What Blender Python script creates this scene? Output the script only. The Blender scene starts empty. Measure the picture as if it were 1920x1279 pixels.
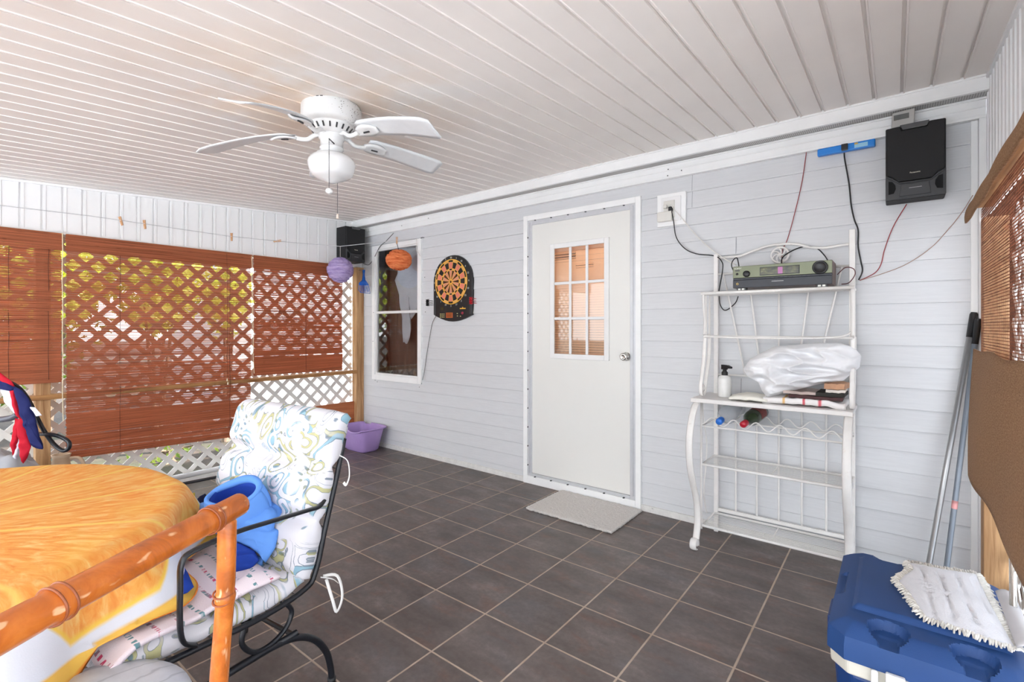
import bpy, bmesh, math, random
from math import sin, cos, pi, radians, sqrt, atan2
from mathutils import Vector, Matrix, noise
random.seed(7)
S = bpy.context.scene
COL = S.collection

# ------------------------------------------------------------------ camera, world, sun, exposure
CAM = Vector((3.790, -3.332, 1.318))
YAW = -0.668496
FPX, CX, CY = 910.07, 960.0, 613.79
cd = bpy.data.cameras.new('camera'); cam = bpy.data.objects.new('camera', cd); COL.objects.link(cam)
cam.location = CAM; cam.rotation_euler = (pi/2, 0, -YAW)
cd.sensor_width = 36; cd.lens = 36*FPX/1920; cd.shift_y = -(639.5-CY)/1920; cd.clip_start = 0.02; cd.clip_end = 200
S.camera = cam
S.view_settings.view_transform = 'Standard'; S.view_settings.look = 'None'
S.view_settings.gamma = 1; S.view_settings.use_curve_mapping = False
S.view_settings.exposure = 1.76
w = bpy.data.worlds.new('sky'); S.world = w; w.use_nodes = True
wn = w.node_tree; bg = wn.nodes['Background']
tc = wn.nodes.new('ShaderNodeTexCoord'); sx = wn.nodes.new('ShaderNodeSeparateXYZ'); cr = wn.nodes.new('ShaderNodeValToRGB')
wn.links.new(tc.outputs['Generated'], sx.inputs[0]); wn.links.new(sx.outputs[2], cr.inputs[0])
cr.color_ramp.elements[0].position = 0.0; cr.color_ramp.elements[0].color = (0.925, 0.965, 1.0, 1)
cr.color_ramp.elements[1].position = 0.8; cr.color_ramp.elements[1].color = (0.72, 0.84, 1.0, 1)
wn.links.new(cr.outputs[0], bg.inputs[0]); bg.inputs[1].default_value = 1.6
sd = bpy.data.lights.new('sun', 'SUN'); sun = bpy.data.objects.new('sun', sd); COL.objects.link(sun)
sun.rotation_euler = Vector((0.30, 0.55, 0.78)).to_track_quat('Z', 'Y').to_euler(); sun.location = (0, 6, 9)
sd.energy = 6.0; sd.color = (1.0, 0.97, 0.92); sd.angle = 0.02

def ray(u, v):
    f = Vector((sin(YAW), cos(YAW), 0)); r = Vector((cos(YAW), -sin(YAW), 0))
    return f + r*((u-CX)/FPX) + Vector((0, 0, (CY-v)/FPX))
def aty(y, u, v): d = ray(u, v); return CAM + d*((y-CAM.y)/d.y)
def atx(x, u, v): d = ray(u, v); return CAM + d*((x-CAM.x)/d.x)
def atz(z, u, v): d = ray(u, v); return CAM + d*((z-CAM.z)/d.z)

# ------------------------------------------------------------------ materials
MATS = {}
def lin(c):
    return tuple((x/255/12.92 if x/255 <= .04045 else ((x/255+.055)/1.055)**2.4) for x in c)
class NT:
    def __init__(s, name):
        s.m = bpy.data.materials.new(name); s.m.use_nodes = True; s.t = s.m.node_tree; s.b = s.t.nodes['Principled BSDF']
        s.out = s.t.nodes['Material Output']
    def n(s, typ, **kw):
        nd = s.t.nodes.new(typ)
        for k, v in kw.items(): setattr(nd, k, v)
        return nd
    def l(s, a, b): s.t.links.new(a, b)
    def val(s, sock, v):
        if hasattr(v, 'is_linked') or hasattr(v, 'links'): s.l(v, sock)
        else: sock.default_value = v
    def math(s, op, a, b=None, c=None, clamp=False):
        nd = s.n('ShaderNodeMath', operation=op); nd.use_clamp = clamp
        s.val(nd.inputs[0], a)
        if b is not None: s.val(nd.inputs[1], b)
        if c is not None: s.val(nd.inputs[2], c)
        return nd.outputs[0]
    def mix(s, f, a, b, blend='MIX'):
        nd = s.n('ShaderNodeMix', data_type='RGBA', blend_type=blend)
        s.val(nd.inputs[0], f)
        for i, x in ((6, a), (7, b)):
            if isinstance(x, tuple): nd.inputs[i].default_value = (*x[:3], 1)
            else: s.l(x, nd.inputs[i])
        return nd.outputs[2]
    def coord(s, kind='Object', scale=(1, 1, 1), rot=(0, 0, 0), loc=(0, 0, 0)):
        t = s.n('ShaderNodeTexCoord'); m = s.n('ShaderNodeMapping')
        m.inputs['Scale'].default_value = scale; m.inputs['Rotation'].default_value = rot; m.inputs['Location'].default_value = loc
        s.l(t.outputs[kind], m.inputs[0]); return m.outputs[0]
    def noise(s, vec, scale, detail=3, rough=.5, dist=0, col=False):
        nd = s.n('ShaderNodeTexNoise'); s.l(vec, nd.inputs['Vector']); nd.inputs['Scale'].default_value = scale
        nd.inputs['Detail'].default_value = detail; nd.inputs['Roughness'].default_value = rough; nd.inputs['Distortion'].default_value = dist
        return nd.outputs['Color' if col else 'Fac']
    def ramp(s, f, stops, interp='LINEAR'):
        nd = s.n('ShaderNodeValToRGB'); s.l(f, nd.inputs[0]); e = nd.color_ramp.elements; nd.color_ramp.interpolation = interp
        while len(e) < len(stops): e.new(.5)
        for el, (p, c) in zip(e, stops): el.position = p; el.color = (*c[:3], 1) if isinstance(c, tuple) else (c, c, c, 1)
        return nd.outputs[0]
    def bump(s, h, strength=.3, dist=.01):
        nd = s.n('ShaderNodeBump'); nd.inputs['Strength'].default_value = strength; nd.inputs['Distance'].default_value = dist
        s.l(h, nd.inputs['Height']); s.l(nd.outputs[0], s.b.inputs['Normal'])
    def color(s, c):
        if isinstance(c, tuple): s.b.inputs['Base Color'].default_value = (*c[:3], 1)
        else: s.l(c, s.b.inputs['Base Color'])
    def rough(s, r): s.val(s.b.inputs['Roughness'], r)
def mat(name, rgb, rough=.5, var=.06, vscale=8, metal=0, bump=0, bscale=60, trans=0, sub=0, stretch=(1, 1, 1), dirt=None, dirtamt=.5):
    """plain surface with procedural variation"""
    if name in MATS: return MATS[name]
    m = NT(name); c = lin(rgb); v = m.coord(scale=stretch)
    n = m.noise(v, vscale, 4, .6)
    lo = tuple(x*(1-var) for x in c); hi = tuple(min(1, x*(1+var)) for x in c)
    col = m.ramp(n, [(.3, lo), (.7, hi)])
    if dirt:
        n2 = m.noise(v, vscale*2.7, 6, .7); f = m.ramp(n2, [(.62, 0.0), (.75, 1.0)])
        col = m.mix(m.math('MULTIPLY', f, dirtamt), col, lin(dirt))
    m.color(col); m.rough(rough); m.b.inputs['Metallic'].default_value = metal
    if bump: m.bump(m.noise(v, bscale, 3), bump, .004)
    if trans: m.b.inputs['Transmission Weight'].default_value = trans
    MATS[name] = m.m; return m.m

def glass(name, rgb=(250, 252, 252), ior=1.5, alpha=.9):
    if name in MATS: return MATS[name]
    m = NT(name); t = m.n('ShaderNodeBsdfTransparent'); t.inputs[0].default_value = (*lin(rgb), 1)
    g = m.n('ShaderNodeBsdfGlossy'); g.inputs['Roughness'].default_value = .02
    n = m.noise(m.coord(), 1.3, 2); bm = m.n('ShaderNodeBump'); bm.inputs['Strength'].default_value = .03; bm.inputs['Distance'].default_value = .02
    m.l(n, bm.inputs['Height']); m.l(bm.outputs[0], g.inputs['Normal'])
    f = m.n('ShaderNodeFresnel'); f.inputs[0].default_value = ior
    k = m.math('MULTIPLY', f.outputs[0], 2.4, clamp=True)
    mx = m.n('ShaderNodeMixShader'); m.l(k, mx.inputs[0]); m.l(t.outputs[0], mx.inputs[1]); m.l(g.outputs[0], mx.inputs[2])
    m.l(mx.outputs[0], m.out.inputs[0]); MATS[name] = m.m; return m.m

def fabric_trans(name, rgb, mixf=.35, rough=.8, bump=.2, bscale=250, var=.05, color_fn=None):
    """cloth / leaf / slat: diffuse plus translucent"""
    if name in MATS: return MATS[name]
    m = NT(name); v = m.coord()
    col = color_fn(m) if color_fn else m.ramp(m.noise(v, 6, 4), [(.3, tuple(x*(1-var) for x in lin(rgb))), (.7, tuple(min(1, x*(1+var)) for x in lin(rgb)))])
    m.color(col); m.rough(rough); m.b.inputs['Specular IOR Level'].default_value = .25
    tr = m.n('ShaderNodeBsdfTranslucent'); m.l(col, tr.inputs[0])
    if bump: m.bump(m.noise(v, bscale, 2), bump, .002)
    mx = m.n('ShaderNodeMixShader'); mx.inputs[0].default_value = mixf
    m.l(m.b.outputs[0], mx.inputs[1]); m.l(tr.outputs[0], mx.inputs[2]); m.l(mx.outputs[0], m.out.inputs[0])
    MATS[name] = m.m; return m.m

# tiled slate floor, tiles .33 m
def floor_mat():
    m = NT('slate_tile'); T = .33
    geo = m.n('ShaderNodeNewGeometry'); sp = m.n('ShaderNodeSeparateXYZ'); m.l(geo.outputs['Position'], sp.inputs[0])
    x = m.math('DIVIDE', sp.outputs[0], T); y = m.math('DIVIDE', m.math('ADD', sp.outputs[1], .0066), T)
    fx = m.math('PINGPONG', x, .5); fy = m.math('PINGPONG', y, .5)
    d = m.math('MINIMUM', fx, fy)
    nz = m.noise(geo.outputs['Position'], 22, 3)
    dj = m.math('ADD', d, m.math('MULTIPLY', m.math('SUBTRACT', nz, .5), .006))
    grout = m.ramp(dj, [(.010, 1.0), (.0145, 0.0)])
    ix = m.math('FLOOR', x); iy = m.math('FLOOR', y)
    cv = m.n('ShaderNodeCombineXYZ'); m.l(ix, cv.inputs[0]); m.l(iy, cv.inputs[1])
    wn_ = m.n('ShaderNodeTexWhiteNoise'); m.l(cv.outputs[0], wn_.inputs[0])
    # offset the pattern per tile
    va = m.n('ShaderNodeVectorMath', operation='MULTIPLY_ADD'); m.l(wn_.outputs['Color'], va.inputs[0]); va.inputs[1].default_value = (7, 7, 7); m.l(geo.outputs['Position'], va.inputs[2])
    mp = m.n('ShaderNodeMapping'); m.l(va.outputs[0], mp.inputs[0]); mp.inputs['Scale'].default_value = (1.0, 2.2, 1); mp.inputs['Rotation'].default_value = (0, 0, .35)
    n1 = m.noise(mp.outputs[0], 3.2, 6, .62); n2 = m.noise(mp.outputs[0], 5.0, 4, .6, .6)
    n3 = m.noise(va.outputs[0], 42, 4, .65); n4 = m.noise(mp.outputs[0], 2.6, 3, .5, .3)
    base = m.ramp(n1, [(.3, lin((84, 75, 71))), (.55, lin((112, 102, 98))), (.75, lin((140, 129, 125)))])
    base = m.mix(m.math('MULTIPLY', m.ramp(n2, [(.54, 0.0), (.72, 1.0)]), .42), base, lin((128, 84, 62)))
    base = m.mix(m.math('MULTIPLY', m.ramp(n4, [(.55, 0.0), (.75, 1.0)]), .42), base, lin((104, 110, 118)))
    base = m.mix(m.ramp(n3, [(.35, .35), (.65, 0.0)]), base, lin((66, 57, 54)))
    base = m.mix(m.math('MULTIPLY', wn_.outputs[0], .12), base, lin((125, 112, 104)))
    gc = m.mix(m.noise(geo.outputs['Position'], 9, 3), lin((205, 190, 176)), lin((160, 134, 108)))
    m.color(m.mix(grout, base, gc))
    m.rough(m.mix(grout, (.42, .42, .42), (.85, .85, .85)))
    h = m.math('ADD', m.math('MULTIPLY', grout, -1.0), m.math('MULTIPLY', n3, .25)); m.bump(h, .35, .004)
    return m.m

def siding_mat(name, rgb):
    m = NT(name); v = m.coord(scale=(1, 1, 14)); n = m.noise(v, 6, 5, .65)
    c = lin(rgb); col = m.ramp(n, [(.3, tuple(x*.95 for x in c)), (.7, tuple(min(1, x*1.03) for x in c))])
    m.color(col); m.rough(.5); m.bump(m.noise(v, 18, 4, .6), .12, .003); return m.m

def wood_mat(name, rgb, dark, axis=2, scale=1.0, rough=.65):
    if name in MATS: return MATS[name]
    m = NT(name); sc = [22*scale]*3; sc[axis] = 1.6*scale
    v = m.coord(scale=tuple(sc)); n = m.noise(v, 1.0, 5, .62, 1.2); n2 = m.noise(v, 5.0, 3, .6)
    col = m.ramp(n, [(.32, lin(dark)), (.6, lin(rgb)), (.8, tuple(min(1, x*1.15) for x in lin(rgb)))])
    col = m.mix(m.math('MULTIPLY', n2, .25), col, lin(dark)); m.color(col); m.rough(rough); m.bump(n2, .2, .003)
    MATS[name] = m.m; return m.m

def slat_color(m, a=(206, 126, 88), b=(146, 80, 56), stretch=(6, 1.6, 170)):
    geo = m.n('ShaderNodeNewGeometry'); mp = m.n('ShaderNodeMapping'); m.l(geo.outputs['Position'], mp.inputs[0]); mp.inputs['Scale'].default_value = stretch
    n = m.noise(mp.outputs[0], 1.0, 3, .6)
    mp2 = m.n('ShaderNodeMapping'); m.l(geo.outputs['Position'], mp2.inputs[0]); mp2.inputs['Scale'].default_value = (stretch[0], stretch[1]*9, stretch[2])
    k = m.noise(mp2.outputs[0], 1.0, 2, .5)
    c = m.ramp(n, [(.28, lin(b)), (.55, lin(a)), (.8, tuple(min(1, x*1.35) for x in lin(a)))])
    return m.mix(m.ramp(k, [(.66, 0.0), (.75, .55)]), c, lin((70, 30, 18)))

def floral_color(m):
    """white cushion cloth with scrolls, leaves and outlines in teal, slate and olive"""
    uv = m.n('ShaderNodeTexCoord'); vec = uv.outputs['UV']
    w1 = m.noise(vec, 5.5, 1, .4, 0, True)
    wv = m.n('ShaderNodeVectorMath', operation='MULTIPLY_ADD'); m.l(w1, wv.inputs[0]); wv.inputs[1].default_value = (.24, .24, .24); m.l(vec, wv.inputs[2])
    vor = m.n('ShaderNodeTexVoronoi'); m.l(wv.outputs[0], vor.inputs['Vector']); vor.inputs['Scale'].default_value = 11.5
    sepc = m.n('ShaderNodeSeparateColor'); m.l(vor.outputs['Color'], sepc.inputs[0])
    # swirl rings inside the voronoi cells
    ring = m.math('SINE', m.math('MULTIPLY', vor.outputs['Distance'], 21.0))
    n2 = m.noise(vec, 15, 3, .6, .9); n3 = m.noise(vec, 7, 2, .5, 1.5)
    sw = m.math('ADD', ring, m.math('MULTIPLY', m.math('SUBTRACT', n2, .5), 2.8))
    fill = m.ramp(sw, [(.50, 0.0), (.60, 1.0)], 'LINEAR')
    line = m.math('MULTIPLY', m.ramp(sw, [(.30, 0.0), (.42, 1.0)]), m.ramp(sw, [(.58, 1.0), (.70, 0.0)]))
    base = lin((224, 222, 227))
    teal = m.mix(n3, lin((92, 150, 178)), lin((160, 202, 212))); ol = m.mix(n2, lin((140, 136, 84)), lin((212, 208, 140)))
    pick = m.ramp(sepc.outputs[0], [(.5, 0.0), (.53, 1.0)])
    fc = m.mix(pick, teal, ol)
    cellon = m.ramp(sepc.outputs[1], [(.30, 0.0), (.34, 1.0)])
    mask = m.ramp(m.noise(vec, 6.5, 2, .5, .5), [(.38, 0.0), (.44, 1.0)])
    c = m.mix(m.math('MULTIPLY', m.math('MULTIPLY', fill, mask), m.math('MULTIPLY', cellon, .85)), base, fc)
    c = m.mix(m.math('MULTIPLY', line, m.math('MULTIPLY', mask, .8)), c, lin((98, 116, 132)))
    # small leaves and dots
    v2 = m.n('ShaderNodeTexVoronoi'); mp = m.n('ShaderNodeMapping'); m.l(wv.outputs[0], mp.inputs[0]); mp.inputs['Scale'].default_value = (1, .45, 1); mp.inputs['Rotation'].default_value = (0, 0, .8)
    m.l(mp.outputs[0], v2.inputs['Vector']); v2.inputs['Scale'].default_value = 30
    leaf = m.math('MULTIPLY', m.ramp(v2.outputs['Distance'], [(.20, 1.0), (.28, 0.0)]), m.ramp(m.noise(vec, 9, 1), [(.50, 0.0), (.54, 1.0)]))
    lc = m.mix(m.ramp(n3, [(.45, 0.0), (.55, 1.0)]), lin((120, 124, 84)), lin((104, 140, 160)))
    return m.mix(m.math('MULTIPLY', leaf, .8), c, lc)

def orange_color(m):
    """round cloth printed as an orange slice: pulp, white pith, rind. UV = flat cloth coordinates"""
    uv = m.n('ShaderNodeTexCoord'); sp = m.n('ShaderNodeSeparateXYZ'); m.l(uv.outputs['UV'], sp.inputs[0])
    r = m.math('SQRT', m.math('ADD', m.math('MULTIPLY', sp.outputs[0], sp.outputs[0]), m.math('MULTIPLY', sp.outputs[1], sp.outputs[1])))
    th = m.math('ARCTAN2', sp.outputs[1], sp.outputs[0])
    K = 12/(2*pi)
    seg = m.math('PINGPONG', m.math('MULTIPLY', m.math('ADD', th, 7.0), K), .5)      # 0 at segment walls
    cv = m.n('ShaderNodeCombineXYZ'); m.l(m.math('MULTIPLY', th, 9.0), cv.inputs[0]); m.l(m.math('MULTIPLY', r, 4.0), cv.inputs[1])
    fib = m.noise(cv.outputs[0], 3.0, 4, .6, .8); big = m.noise(uv.outputs['UV'], 4.0, 3, .5, .5)
    pulp = m.ramp(fib, [(.28, lin((244, 142, 56))), (.5, lin((252, 178, 92))), (.72, lin((255, 216, 140)))])
    pulp = m.mix(m.ramp(big, [(.5, 0.0), (.8, .55)]), pulp, lin((255, 212, 96)))
    sl = m.math('MULTIPLY', seg, r)     # distance from the wall
    wall = m.ramp(m.math('ADD', sl, m.math('MULTIPLY', fib, .012)), [(.012, 1.0), (.03, 0.0)])
    pulp = m.mix(m.math('MULTIPLY', wall, .75), pulp, lin((255, 222, 120)))
    lobe = m.math('ADD', r, m.math('MULTIPLY', m.ramp(m.math('ADD', seg, m.math('MULTIPLY', r, 0.0)), [(0.0, 1.0), (.26, 0.0)]), .13))
    edge = m.math('ADD', lobe, m.math('MULTIPLY', m.math('SUBTRACT', big, .5), .05))
    yl = m.ramp(edge, [(.912, 0.0), (.928, 1.0)])
    c = m.mix(yl, pulp, lin((255, 214, 92)))
    c = m.mix(m.ramp(edge, [(.932, 0.0), (.945, 1.0)]), c, lin((236, 238, 246)))
    c = m.mix(m.ramp(r, [(1.0, 0.0), (1.0, 1.0)]), c, c)
    rr = m.math('SUBTRACT', r, .5)
    c = m.mix(m.ramp(rr, [(.468, 0.0), (.476, 1.0)]), c, lin((255, 206, 96)))
    return m.mix(m.ramp(rr, [(.513, 0.0), (.53, 1.0)]), c, lin((250, 148, 56)))

def bamboo_mat():
    m = NT('bamboo'); uv = m.n('ShaderNodeTexCoord')
    mp = m.n('ShaderNodeMapping'); m.l(uv.outputs['UV'], mp.inputs[0]); mp.inputs['Scale'].default_value = (9, 5, 1)
    n = m.noise(mp.outputs[0], 1.0, 5, .65, 1.0); mp2 = m.n('ShaderNodeMapping'); m.l(uv.outputs['UV'], mp2.inputs[0]); mp2.inputs['Scale'].default_value = (16, 30, 1)
    n2 = m.noise(mp2.outputs[0], 1.0, 2, .5)
    c = m.ramp(n, [(.25, lin((128, 64, 22))), (.5, lin((200, 106, 36))), (.75, lin((232, 140, 62)))])
    c = m.mix(m.ramp(n2, [(.63, 0.0), (.68, .8)]), c, lin((246, 196, 150)))
    m.color(c); m.rough(.28); m.b.inputs['Coat Weight'].default_value = .3; m.bump(n, .15, .003); return m.m

WHITE = mat('white_vinyl', (236, 235, 234), .45, .03, 3)
M_ceil = mat('ceiling_vinyl', (244, 238, 232), .55, .025, 1.2, dirt=(222, 200, 170), dirtamt=.12)
def ceiling_mat():
    m = NT('stained_ceiling'); g = m.n('ShaderNodeNewGeometry'); v = g.outputs['Position']; c = m.ramp(m.noise(v, 1.2, 4, .6), [(.3, lin((238, 232, 227))), (.7, lin((247, 241, 235)))])
    d = m.n('ShaderNodeVectorMath', operation='DISTANCE'); m.l(v, d.inputs[0]); d.inputs[1].default_value = (1.55, -2.05, 2.40)
    near = m.ramp(d.outputs['Value'], [(.2, 1.0), (.85, 0.0)]); st = m.ramp(m.noise(v, 4.0, 3, .5), [(.38, 0.0), (.58, 1.0)])
    m.color(m.mix(m.math('MULTIPLY', m.math('MULTIPLY', near, st), .42), c, lin((226, 186, 140)))); m.rough(.55); return m.m
M_ceil = ceiling_mat()
M_panel = mat('white_panel', (250, 250, 250), .5, .02, 3)
M_trim = mat('white_trim', (244, 244, 243), .5, .03, 6)
M_dirtytrim = mat('worn_white_trim', (226, 224, 220), .6, .08, 18, dirt=(120, 110, 100), dirtamt=.8)
M_side = siding_mat('grey_siding', (214, 215, 217))
M_door = mat('door_cream', (232, 231, 226), .45, .012, 2)
M_alu = mat('brushed_frame', (206, 207, 210), .4, .04, 20, metal=.25)
M_chrome = mat('chrome', (220, 218, 212), .12, .02, 3, metal=1)
M_black = mat('black_plastic', (30, 30, 32), .38, .1, 20, bump=.1, bscale=300)
M_blackm = mat('matte_black', (19, 19, 21), .7, .1, 30, bump=.2, bscale=500)
M_dgrey = mat('dark_grey_plastic', (52, 53, 55), .42, .08, 20)
M_blackmetal = mat('black_enamel', (24, 26, 32), .3, .15, 30, bump=.15, bscale=200)
M_rack = mat('white_enamel_worn', (236, 233, 229), .4, .04, 14, dirt=(168, 142, 112), dirtamt=.35)
M_wood = wood_mat('pine_post', (206, 164, 118), (150, 104, 62))
M_woody = wood_mat('pine_rail', (190, 138, 84), (134, 88, 46), axis=1)
M_ply = wood_mat('plywood', (196, 120, 74), (150, 78, 42), axis=1, scale=.5)
M_lat = mat('lattice_vinyl', (232, 229, 223), .6, .05, 6, dirt=(170, 150, 120), dirtamt=.3)
M_glass = glass('window_glass')
M_fanw = mat('fan_white', (226, 226, 225), .25, .02, 4)
M_blade = mat('blade_white', (226, 228, 230), .4, .04, 10)
M_floral = fabric_trans('floral_cloth', (240, 240, 240), .06, .85, .25, 400, color_fn=floral_color)
M_orange = fabric_trans('orange_slice_cloth', (250, 160, 60), .12, .55, .15, 300, color_fn=orange_color)
M_bamboo = bamboo_mat()
M_node = mat('bamboo_node', (156, 84, 48), .4, .2, 40)
M_slat = fabric_trans('bamboo_slat', (170, 90, 55), .42, .6, 0, color_fn=slat_color)
M_reed = fabric_trans('woven_reed', (150, 100, 70), .25, .6, 0, color_fn=lambda m: slat_color(m, (158, 100, 72), (106, 58, 40), (3, 14, 60)))

# ------------------------------------------------------------------ mesh builder
class MB:
    def __init__(s): s.v = []; s.f = []; s.uv = {}; s.mi = []; s.cur = 0; s.sm = []
    def add(s, verts, faces, uvs=None, smooth=False):
        o = len(s.v); s.v += [Vector(p) for p in verts]
        for k, f in enumerate(faces):
            s.f.append([i+o for i in f]); s.mi.append(s.cur); s.sm.append(smooth)
            if uvs: s.uv[len(s.f)-1] = [uvs[i] for i in f]
        return s
    def box(s, x0, x1, y0, y1, z0, z1):
        v = [(x0, y0, z0), (x1, y0, z0), (x1, y1, z0), (x0, y1, z0), (x0, y0, z1), (x1, y0, z1), (x1, y1, z1), (x0, y1, z1)]
        return s.add(v, [(0, 3, 2, 1), (4, 5, 6, 7), (0, 1, 5, 4), (1, 2, 6, 5), (2, 3, 7, 6), (3, 0, 4, 7)])
    def obox(s, c, X, Y, Z):
        c, X, Y, Z = map(Vector, (c, X, Y, Z)); v = []
        for dz in (-1, 1):
            for dx, dy in ((-1, -1), (1, -1), (1, 1), (-1, 1)): v.append(c+X*dx+Y*dy+Z*dz)
        return s.add(v, [(0, 3, 2, 1), (4, 5, 6, 7), (0, 1, 5, 4), (1, 2, 6, 5), (2, 3, 7, 6), (3, 0, 4, 7)])
    def bar(s, p, q, w, h, up=(0, 0, 1)):
        p, q = Vector(p), Vector(q); d = (q-p); L = d.length; d.normalize(); u = Vector(up)
        if abs(d.dot(u)) > .95: u = Vector((1, 0, 0)) if abs(d.x) < .9 else Vector((0, 1, 0))
        a = d.cross(u).normalized(); b = a.cross(d).normalized()
        return s.obox((p+q)/2, a*w/2, d*L/2, b*h/2)
    def tube(s, pts, r, n=8, closed=False, cap=True, flat=None):
        pts = [Vector(p) for p in pts]; N = len(pts); rr = r if isinstance(r, (list, tuple)) else [r]*N
        T = []
        for i in range(N):
            a = pts[(i-1) % N] if (closed or i > 0) else pts[i]; b = pts[(i+1) % N] if (closed or i < N-1) else pts[i]
            T.append((b-a).normalized() if (b-a).length > 1e-9 else Vector((0, 0, 1)))
        u = T[0].orthogonal().normalized()
        if flat is not None:
            u = (Vector(flat)-T[0]*Vector(flat).dot(T[0])).normalized()
        vs = []; uvs = []; L = 0
        for i in range(N):
            if i: L += (pts[i]-pts[i-1]).length
            u = (u-T[i]*u.dot(T[i])); u = u.normalized() if u.length > 1e-6 else T[i].orthogonal().normalized()
            w_ = T[i].cross(u)
            for k in range(n):
                a = 2*pi*k/n
                if isinstance(rr[i], tuple): ra, rb = rr[i]
                else: ra = rb = rr[i]
                vs.append(pts[i]+u*(cos(a)*ra)+w_*(sin(a)*rb)); uvs.append((L, k/n*.2))
        fs = []
        M = N if closed else N-1
        for i in range(M):
            j = (i+1) % N
            for k in range(n):
                k2 = (k+1) % n; fs.append((i*n+k, j*n+k, j*n+k2, i*n+k2))
        if cap and not closed:
            fs.append(tuple(range(n-1, -1, -1))); fs.append(tuple((N-1)*n+k for k in range(n)))
        return s.add(vs, fs, uvs, True)
    def lathe(s, prof, c=(0, 0, 0), n=32, axis=(0, 0, 1), a0=0, a1=2*pi):
        ax = Vector(axis).normalized(); u = ax.orthogonal().normalized(); w_ = ax.cross(u); c = Vector(c)
        full = abs(a1-a0-2*pi) < 1e-6; m = n if full else n+1; vs = []
        for (r, h) in prof:
            for k in range(m):
                a = a0+(a1-a0)*k/n; vs.append(c+ax*h+(u*cos(a)+w_*sin(a))*r)
        fs = []
        for i in range(len(prof)-1):
            for k in range(n):
                k2 = (k+1) % m; fs.append((i*m+k, i*m+k2, (i+1)*m+k2, (i+1)*m+k))
        return s.add(vs, fs, None, True)
    def prism(s, poly, o, ax, ay, az, d):
        """poly in (ax,ay) plane at o, extruded by d along az"""
        o, ax, ay, az = map(Vector, (o, ax, ay, az)); n = len(poly)
        v = [o+ax*x+ay*y for x, y in poly]+[o+ax*x+ay*y+az*d for x, y in poly]
        f = [tuple(range(n-1, -1, -1)), tuple(range(n, 2*n))]+[(i, (i+1) % n, (i+1) % n+n, i+n) for i in range(n)]
        return s.add(v, f)
    def ball(s, c, r, n=16, m=10, fn=None, sc=(1, 1, 1)):
        c = Vector(c); vs = []; fs = []
        for i in range(m+1):
            ph = pi*i/m
            for k in range(n):
                a = 2*pi*k/n; d = Vector((sin(ph)*cos(a), sin(ph)*sin(a), cos(ph)))
                R = r*(fn(d) if fn else 1); vs.append(c+Vector((d.x*R*sc[0], d.y*R*sc[1], d.z*R*sc[2])))
        for i in range(m):
            for k in range(n):
                k2 = (k+1) % n; fs.append((i*n+k, (i+1)*n+k, (i+1)*n+k2, i*n+k2))
        return s.add(vs, fs, None, True)
    def sheet(s, fn, nu, nv, thick=0, uvfn=None, smooth=True, closed_u=False):
        """fn(u,v)->point, u,v in 0..1; thick adds a back side"""
        P = [[Vector(fn(i/nu, j/nv)) for j in range(nv+1)] for i in range(nu+1)]
        uv = [((uvfn(i/nu, j/nv)) if uvfn else (i/nu, j/nv)) for i in range(nu+1) for j in range(nv+1)]
        W = nv+1
        if thick == 0:
            vs = [p for row in P for p in row]
            fs = [(i*W+j, (i+1)*W+j, (i+1)*W+j+1, i*W+j+1) for i in range(nu) for j in range(nv)]
            return s.add(vs, fs, uv, smooth)
        Nn = [[None]*W for _ in range(nu+1)]
        for i in range(nu+1):
            for j in range(W):
                a = P[min(i+1, nu)][j]-P[max(i-1, 0)][j]; b = P[i][min(j+1, nv)]-P[i][max(j-1, 0)]
                c = a.cross(b); Nn[i][j] = c.normalized() if c.length > 1e-12 else Vector((0, 0, 1))
        T = thick if callable(thick) else (lambda a, b: thick)
        top = [P[i][j]+Nn[i][j]*T(i/nu, j/nv)/2 for i in range(nu+1) for j in range(W)]
        bot = [P[i][j]-Nn[i][j]*T(i/nu, j/nv)/2 for i in range(nu+1) for j in range(W)]
        K = len(top); fs = []
        for i in range(nu):
            for j in range(nv):
                q = (i*W+j, (i+1)*W+j, (i+1)*W+j+1, i*W+j+1); fs.append(q); fs.append(tuple(x+K for x in reversed(q)))
        for j in range(nv):
            fs.append((j, j+1, j+1+K, j+K)); b = nu*W+j; fs.append((b+1, b, b+K, b+1+K))
        for i in range(nu):
            a = i*W; fs.append((a+W, a, a+K, a+W+K)); b = i*W+nv; fs.append((b, b+W, b+W+K, b+K))
        return s.add(top+bot, fs, uv+uv, smooth)
    def pillow(s, outline, o, ax, ay, az, T, rings=10, amp=0, freq=6, seed=0, p=2.2, back=1.0, n=48, ridge=0):
        o, ax, ay, az = map(Vector, (o, ax, ay, az))
        # resample the outline
        pts = [Vector((x, y)) for x, y in outline]; L = [0]
        for i in range(len(pts)): L.append(L[-1]+(pts[(i+1) % len(pts)]-pts[i]).length)
        res = []
        for k in range(n):
            d = L[-1]*k/n; i = max(j for j in range(len(pts)) if L[j] <= d+1e-9); t = (d-L[i])/max(1e-9, L[i+1]-L[i]); res.append(pts[i].lerp(pts[(i+1) % len(pts)], t))
        cen = sum(res, Vector((0, 0)))/n; vs = []; uvs = []
        def P(q, t, sg):
            h = T*(max(0, 1-t**p))**.55*(1 if sg > 0 else back)
            x = cen+(q-cen)*t; w3 = Vector((x.x*freq+seed, x.y*freq, seed*1.7))
            nz = noise.noise(w3)*amp+noise.noise(w3*2.3)*amp*.5
            if ridge: nz += (1-abs(noise.noise(Vector((x.x*freq*.7+seed, x.y*freq*2.2, seed)))*2.4))*ridge
            e = min(1, (1-t)*6) if t > .83 else 1
            return o+ax*x.x+ay*x.y+az*(sg*h+nz*(e if sg > 0 else e*.5))
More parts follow.
